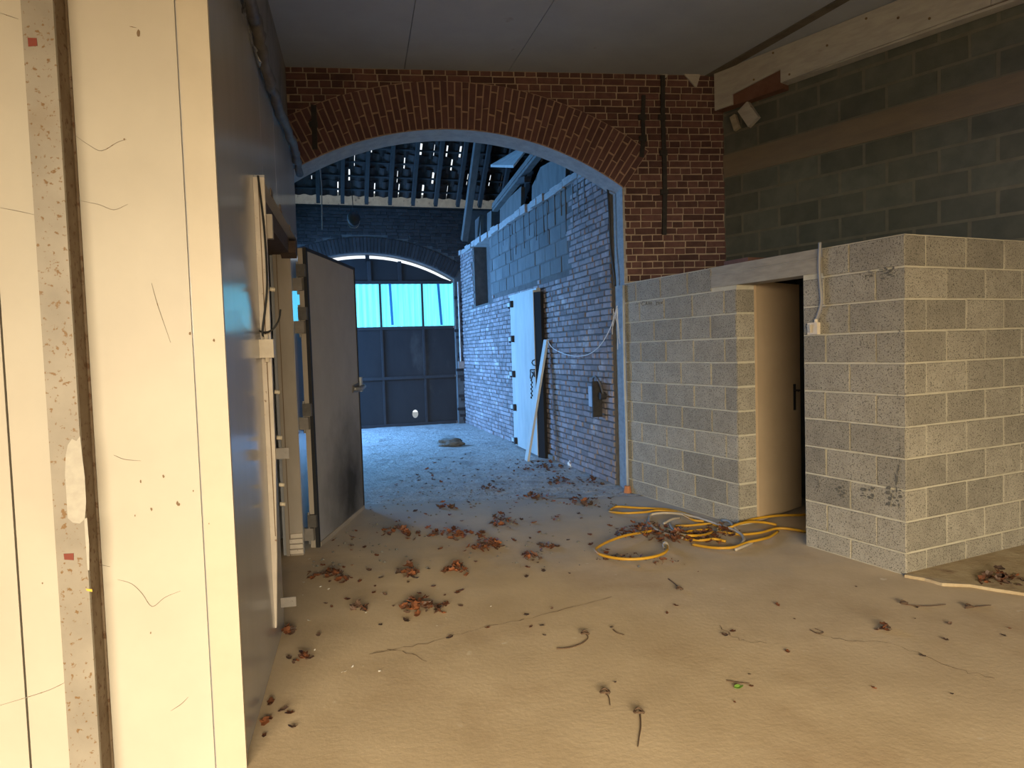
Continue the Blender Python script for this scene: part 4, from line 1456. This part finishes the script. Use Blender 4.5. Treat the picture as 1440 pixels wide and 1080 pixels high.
gl = [[(395, 200), (398, 235), (430, 270), (480, 295), (540, 312), (600, 325)],
      [(395, 200), (405, 186), (440, 178), (500, 175), (580, 182), (680, 202), (780, 235), (880, 270), (940, 300), (958, 335), (930, 365), (860, 385)],
      [(480, 240), (530, 212), (575, 205)], [(830, 220), (870, 225), (900, 260), (930, 295)], [(515, 235), (530, 262), (560, 300)], [(905, 395), (960, 372), (1010, 350)],
      [(485, 385), (480, 362), (492, 352), (505, 372), (500, 400)]]
hose_obj(gl, .0110, M['greyhose'], 'grey_hose', 'dull grey hose tangled in the yellow hose coil')


# ---- leaves
def leaf_mesh(seed, mt, name='leaf'):
    r = random.Random(seed)
    outl = []
    n = 11
    for i in range(n):
        t = 2 * math.pi * i / n
        k = .5 * (1 if i % 2 == 0 else .74) * r.uniform(.8, 1.15)
        outl.append((math.cos(t) * k, math.sin(t) * k * .72))
    curl, tw = r.uniform(.5, 1.3), r.uniform(-.4, .4)
    mb = MB()
    vs = []
    for x, y in [(0, 0)] + outl:
        vs.append((x, y, curl * (y * y * 1.4 + x * x * .7) + tw * x * y + r.uniform(0, .05)))
    mn = min(v[2] for v in vs)
    vs = [(x, y, z - mn) for x, y, z in vs]
    n0 = len(vs)
    vs += [(x, y, z + .03) for x, y, z in vs]
    fs = [(0, 1 + i, 1 + (i + 1) % n) for i in range(n)] + [(n0, n0 + 1 + (i + 1) % n, n0 + 1 + i) for i in range(n)]
    fs += [(1 + i, n0 + 1 + i, n0 + 1 + (i + 1) % n, 1 + (i + 1) % n) for i in range(n)]
    mb.add(vs, fs)
    return mb.mesh(name, mt)


lm = [leaf_mesh(i, M['leaf']) for i in range(6)] + [leaf_mesh(i + 9, M['dark_leaf']) for i in range(4)]


def leaf_mw(p, s, tilt=.35, dz=0.0, r=random):
    mm = Matrix.Translation((p.x, p.y, max(p.z, 0) + .003 + dz)) @ Matrix.Rotation(r.uniform(0, 6.28), 4, 'Z') @ Matrix.Rotation(r.uniform(-tilt, tilt), 4, 'X') @ Matrix.Rotation(r.uniform(-tilt, tilt), 4, 'Y')
    return mm @ Matrix.Scale(s, 4)


rl = random.Random(21)


def clump(px, py, wpx, hpx, n, label, s=.07, dark=.3):
    c = fl(px, py)
    t = thing('leaf_clump', label, 'leaves', c, group='clumps of dry leaves on the floor')
    for i in range(int(n * 1.6)):
        g = lambda: max(-1.15, min(1.15, rl.gauss(0, .55)))
        a, b = g(), g()
        p = fl(px + a * wpx, py + b * hpx)
        hgt = .05 * max(0, 1 - abs(a) * 1.1) * rl.random()
        link('leaf', lm[6 + rl.randrange(4)] if rl.random() < dark else lm[rl.randrange(6)], t, leaf_mw(p, s * rl.choice((.35, .45, .6, .8, 1.0)), .8, hgt, rl))


clump(637, 753, 36, 5, 40, 'longest low clump of russet leaves in mid floor below the arch')
clump(687, 769, 24, 7, 36, 'rounded russet leaf clump right of the longest clump')
clump(643, 803, 15, 6, 20, 'small upright leaf clump on the bare concrete before the longest clump')
clump(560, 750, 26, 9, 24, 'broken leaf clump nearest the open grey door')
clump(576, 810, 14, 7, 16, 'orange leaf clump with a dark top on bare concrete')
clump(590, 857, 32, 7, 34, 'curved trail of leaves nearest the camera in mid floor')
clump(463, 813, 26, 7, 24, 'brown leaf clump with white flakes beside the cold room doorway', dark=.45)
clump(762, 658, 34, 5, 44, 'dark heap of leaves at the foot of the leaning plank', dark=.75)
clump(788, 678, 16, 5, 22, 'reddish leaf clump beyond the arch near the brick wall', dark=.5)
clump(833, 679, 12, 4, 16, 'leaf clump under the brick wall near the corner strip', dark=.7)
clump(745, 700, 26, 4, 26, 'thin leaf streak just beyond the arch line', dark=.45)
clump(815, 707, 20, 6, 24, 'scattered leaf clump left of the hose ends', dark=.5)
clump(628, 714, 14, 3, 12, 'flat reddish leaf clump close to the open door edge')
clump(688, 688, 14, 3, 12, 'dark flat leaf clump on the passage threshold', dark=.8)
clump(702, 735, 20, 9, 22, 'loose leaf clump above the rounded russet clump', dark=.5)
clump(745, 786, 14, 3, 10, 'small flat leaf pair left of the yellow hose loop')
clump(772, 771, 14, 3, 10, 'thin leaf streak close to the yellow hose loop', dark=.6)
clump(425, 930, 14, 4, 8, 'few orange leaves along the foot of the grey panel wall')
clump(404, 893, 7, 8, 9, 'orange leaves tucked against the end of the grey panel wall')
clump(505, 856, 9, 3, 7, 'dark little leaf clump on bare concrete near the doorway', dark=.9)
clump(900, 748, 32, 9, 46, 'russet leaves caught in the left of the hose coil')
clump(965, 757, 48, 9, 70, 'russet leaves heaped in the middle of the hose coil')
clump(1015, 750, 22, 8, 26, 'pale brown leaves caught at the right of the hose coil')
clump(890, 787, 44, 3, 30, 'crumbled leaves along the near side of the hose loop', s=.035)
clump(1405, 818, 38, 8, 40, 'dark leaves and dirt on the pale screed by the side wall', dark=.5)
clump(1240, 886, 8, 3, 5, 'tiny brown leaf cluster on the right of the floor')
clump(940, 792, 22, 3, 14, 'crumbled leaves below the grey hose bend', s=.03)


def scatter(x0, y0, x1, y1, n, s, label, grp):
    k = 0
    while k < n:
        px, py = rl.uniform(min(x0, x1), max(x0, x1)), rl.uniform(min(y0, y1), max(y0, y1))
        p = fl(px, py)
        if (p - LEFT.o).dot(LEFT.n) < .03 or (p - DL.o).dot(DL.n) < .03 and p.y > 5.1 or (p - ROOMF.o).dot(ROOMF.n) < .03 or (p.y > 7.0 and (p - PASS.o).dot(PASS.n) < .05):
            continue
        k += 1
        o = link('dry_leaf', lm[6 + rl.randrange(4)] if rl.random() < (.75 if p.y > 7.5 else .4) else lm[rl.randrange(6)], None, leaf_mw(p, .05 * s * rl.uniform(.5, 1.3), .3, 0, rl))
        o['label'], o['category'], o['group'] = label.replace('single', 'single dark' if o.data.materials[0] == M['dark_leaf'] else 'single russet'), 'leaf', grp


scatter(520, 690, 870, 615, 70, 1.1, 'single dry leaf lying loose on the blue lit passage floor', 'loose leaves on the passage floor')
scatter(455, 780, 860, 690, 60, 1.0, 'single dry leaf lying loose on concrete just before the arch', 'loose leaves before the arch')
scatter(430, 900, 780, 780, 46, .8, 'single small dry leaf on bare concrete in front of the clumps', 'loose leaves on the near concrete')
scatter(800, 800, 1420, 1000, 26, .6, 'single crumb of dry leaf on the warm concrete before the block room', 'leaf crumbs before the block room')
scatter(350, 1050, 415, 890, 10, .9, 'single dry leaf along the foot of the grey panel wall', 'leaves along the panel wall')
fm = lm[0].copy()
fm.name = 'flake'
fm.materials[0] = M['flake']
for k in range(34):
    p = fl(rl.uniform(405, 470), rl.uniform(782, 830)) if k < 22 else fl(rl.uniform(420, 700), rl.uniform(820, 960))
    if (p - LEFT.o).dot(LEFT.n) < .03:
        continue
    s_ = rl.uniform(.008, .022)
    o = link('white_flake', fm, None, leaf_mw(p, s_, .4, 0, rl))
    o['label'], o['category'], o['group'] = 'tiny white flake on the concrete near the cold room doorway', 'flake', 'white flakes on the floor'
p = fl(1038, 968)
o = link('green_leaf', leaf_mesh(77, M['green'], 'green_leaf'), None, leaf_mw(p, .045, .2))
o['label'], o['category'] = 'single small green leaf on bare concrete in the foreground', 'leaf'

# ---- crumbs and grit nobody could count
mb = MB()
rc = random.Random(31)
k = 0
while k < 520:
    px, py = rc.uniform(515, 880), 603 + 110 * rc.random() ** .8
    p = fl(px, py)
    if k > 380:
        p = fl(rc.uniform(410, 900), rc.uniform(710, 800))
    if (p - PASS.o).dot(PASS.n) < .05 or (p - DL.o).dot(DL.n) < .05 or (p - ROOMF.o).dot(ROOMF.n) < .03:
        k += .2
        continue
    k += 1
    a = rc.uniform(.006, .020)
    q = [Vector((rc.uniform(.5, 1) * a * math.cos(t), rc.uniform(.5, 1) * a * math.sin(t), 0)) for t in (0, 1.5, 3.1, 4.6)]
    mb.add([p + v + Vector((0, 0, .001)) for v in q] + [p + Vector((0, 0, a * rc.uniform(.5, .9)))], [(0, 1, 4), (1, 2, 4), (2, 3, 4), (3, 0, 4), (3, 2, 1, 0)])
t = thing('grit', 'dark crumbs and grit strewn over the passage floor', 'debris', mt=M['stone'], mb=mb)
t['kind'] = 'stuff'

# ---- twigs
for pts, r, lb, knob in (([(783, 912), (800, 911), (818, 905), (827, 897), (823, 891)], .0035, 'hooked brown twig on the foreground concrete pointing left', (823, 892)),
                         ([(900, 1000), (901, 1020), (899, 1035), (897, 1050)], .0035, 'straight twig with a curled head nearest the camera', (899, 1003)),
                         ([(850, 974), (856, 980), (858, 992)], .003, 'short bent twig left of the curled head twig', (851, 975)),
                         ([(940, 814), (950, 822), (958, 830)], .004, 'short dark twig below the hose coil', (956, 829)),
                         ([(1140, 886), (1150, 891), (1158, 889), (1146, 884)], .003, 'looped thin twig on the right concrete', None),
                         ([(1268, 849), (1290, 852), (1312, 852), (1330, 850)], .0035, 'long thin twig below the pale screed edge', (1272, 849)),
                         ([(1357, 855), (1375, 853), (1394, 851)], .0035, 'knotted twig at the right edge below the screed', (1364, 854)),
                         ([(862, 885), (868, 890), (878, 893)], .003, 'tiny curled twig right of the hooked twig', None),
                         ([(1022, 957), (1040, 960), (1054, 961)], .0025, 'hair thin twig just behind the green leaf', None)):
    mb = MB()
    P = spline([fl(a, b, r) for a, b in pts], 4)
    mb.tube(P, [r * (1 - .5 * i / len(P)) for i in range(len(P))], 6)
    if knob:
        kk = fl(*knob, .008)
        mb.tube(spline([kk + Vector((.02, 0, 0)), kk + Vector((0, .02, .012)), kk + Vector((-.02, .004, .004)), kk + Vector((-.006, -.016, .012)), kk + Vector((.014, -.004, .006))], 3), .005, 6)
    thing('twig', lb, 'twig', mt=M['twig'], mb=mb, group='twigs on the concrete')
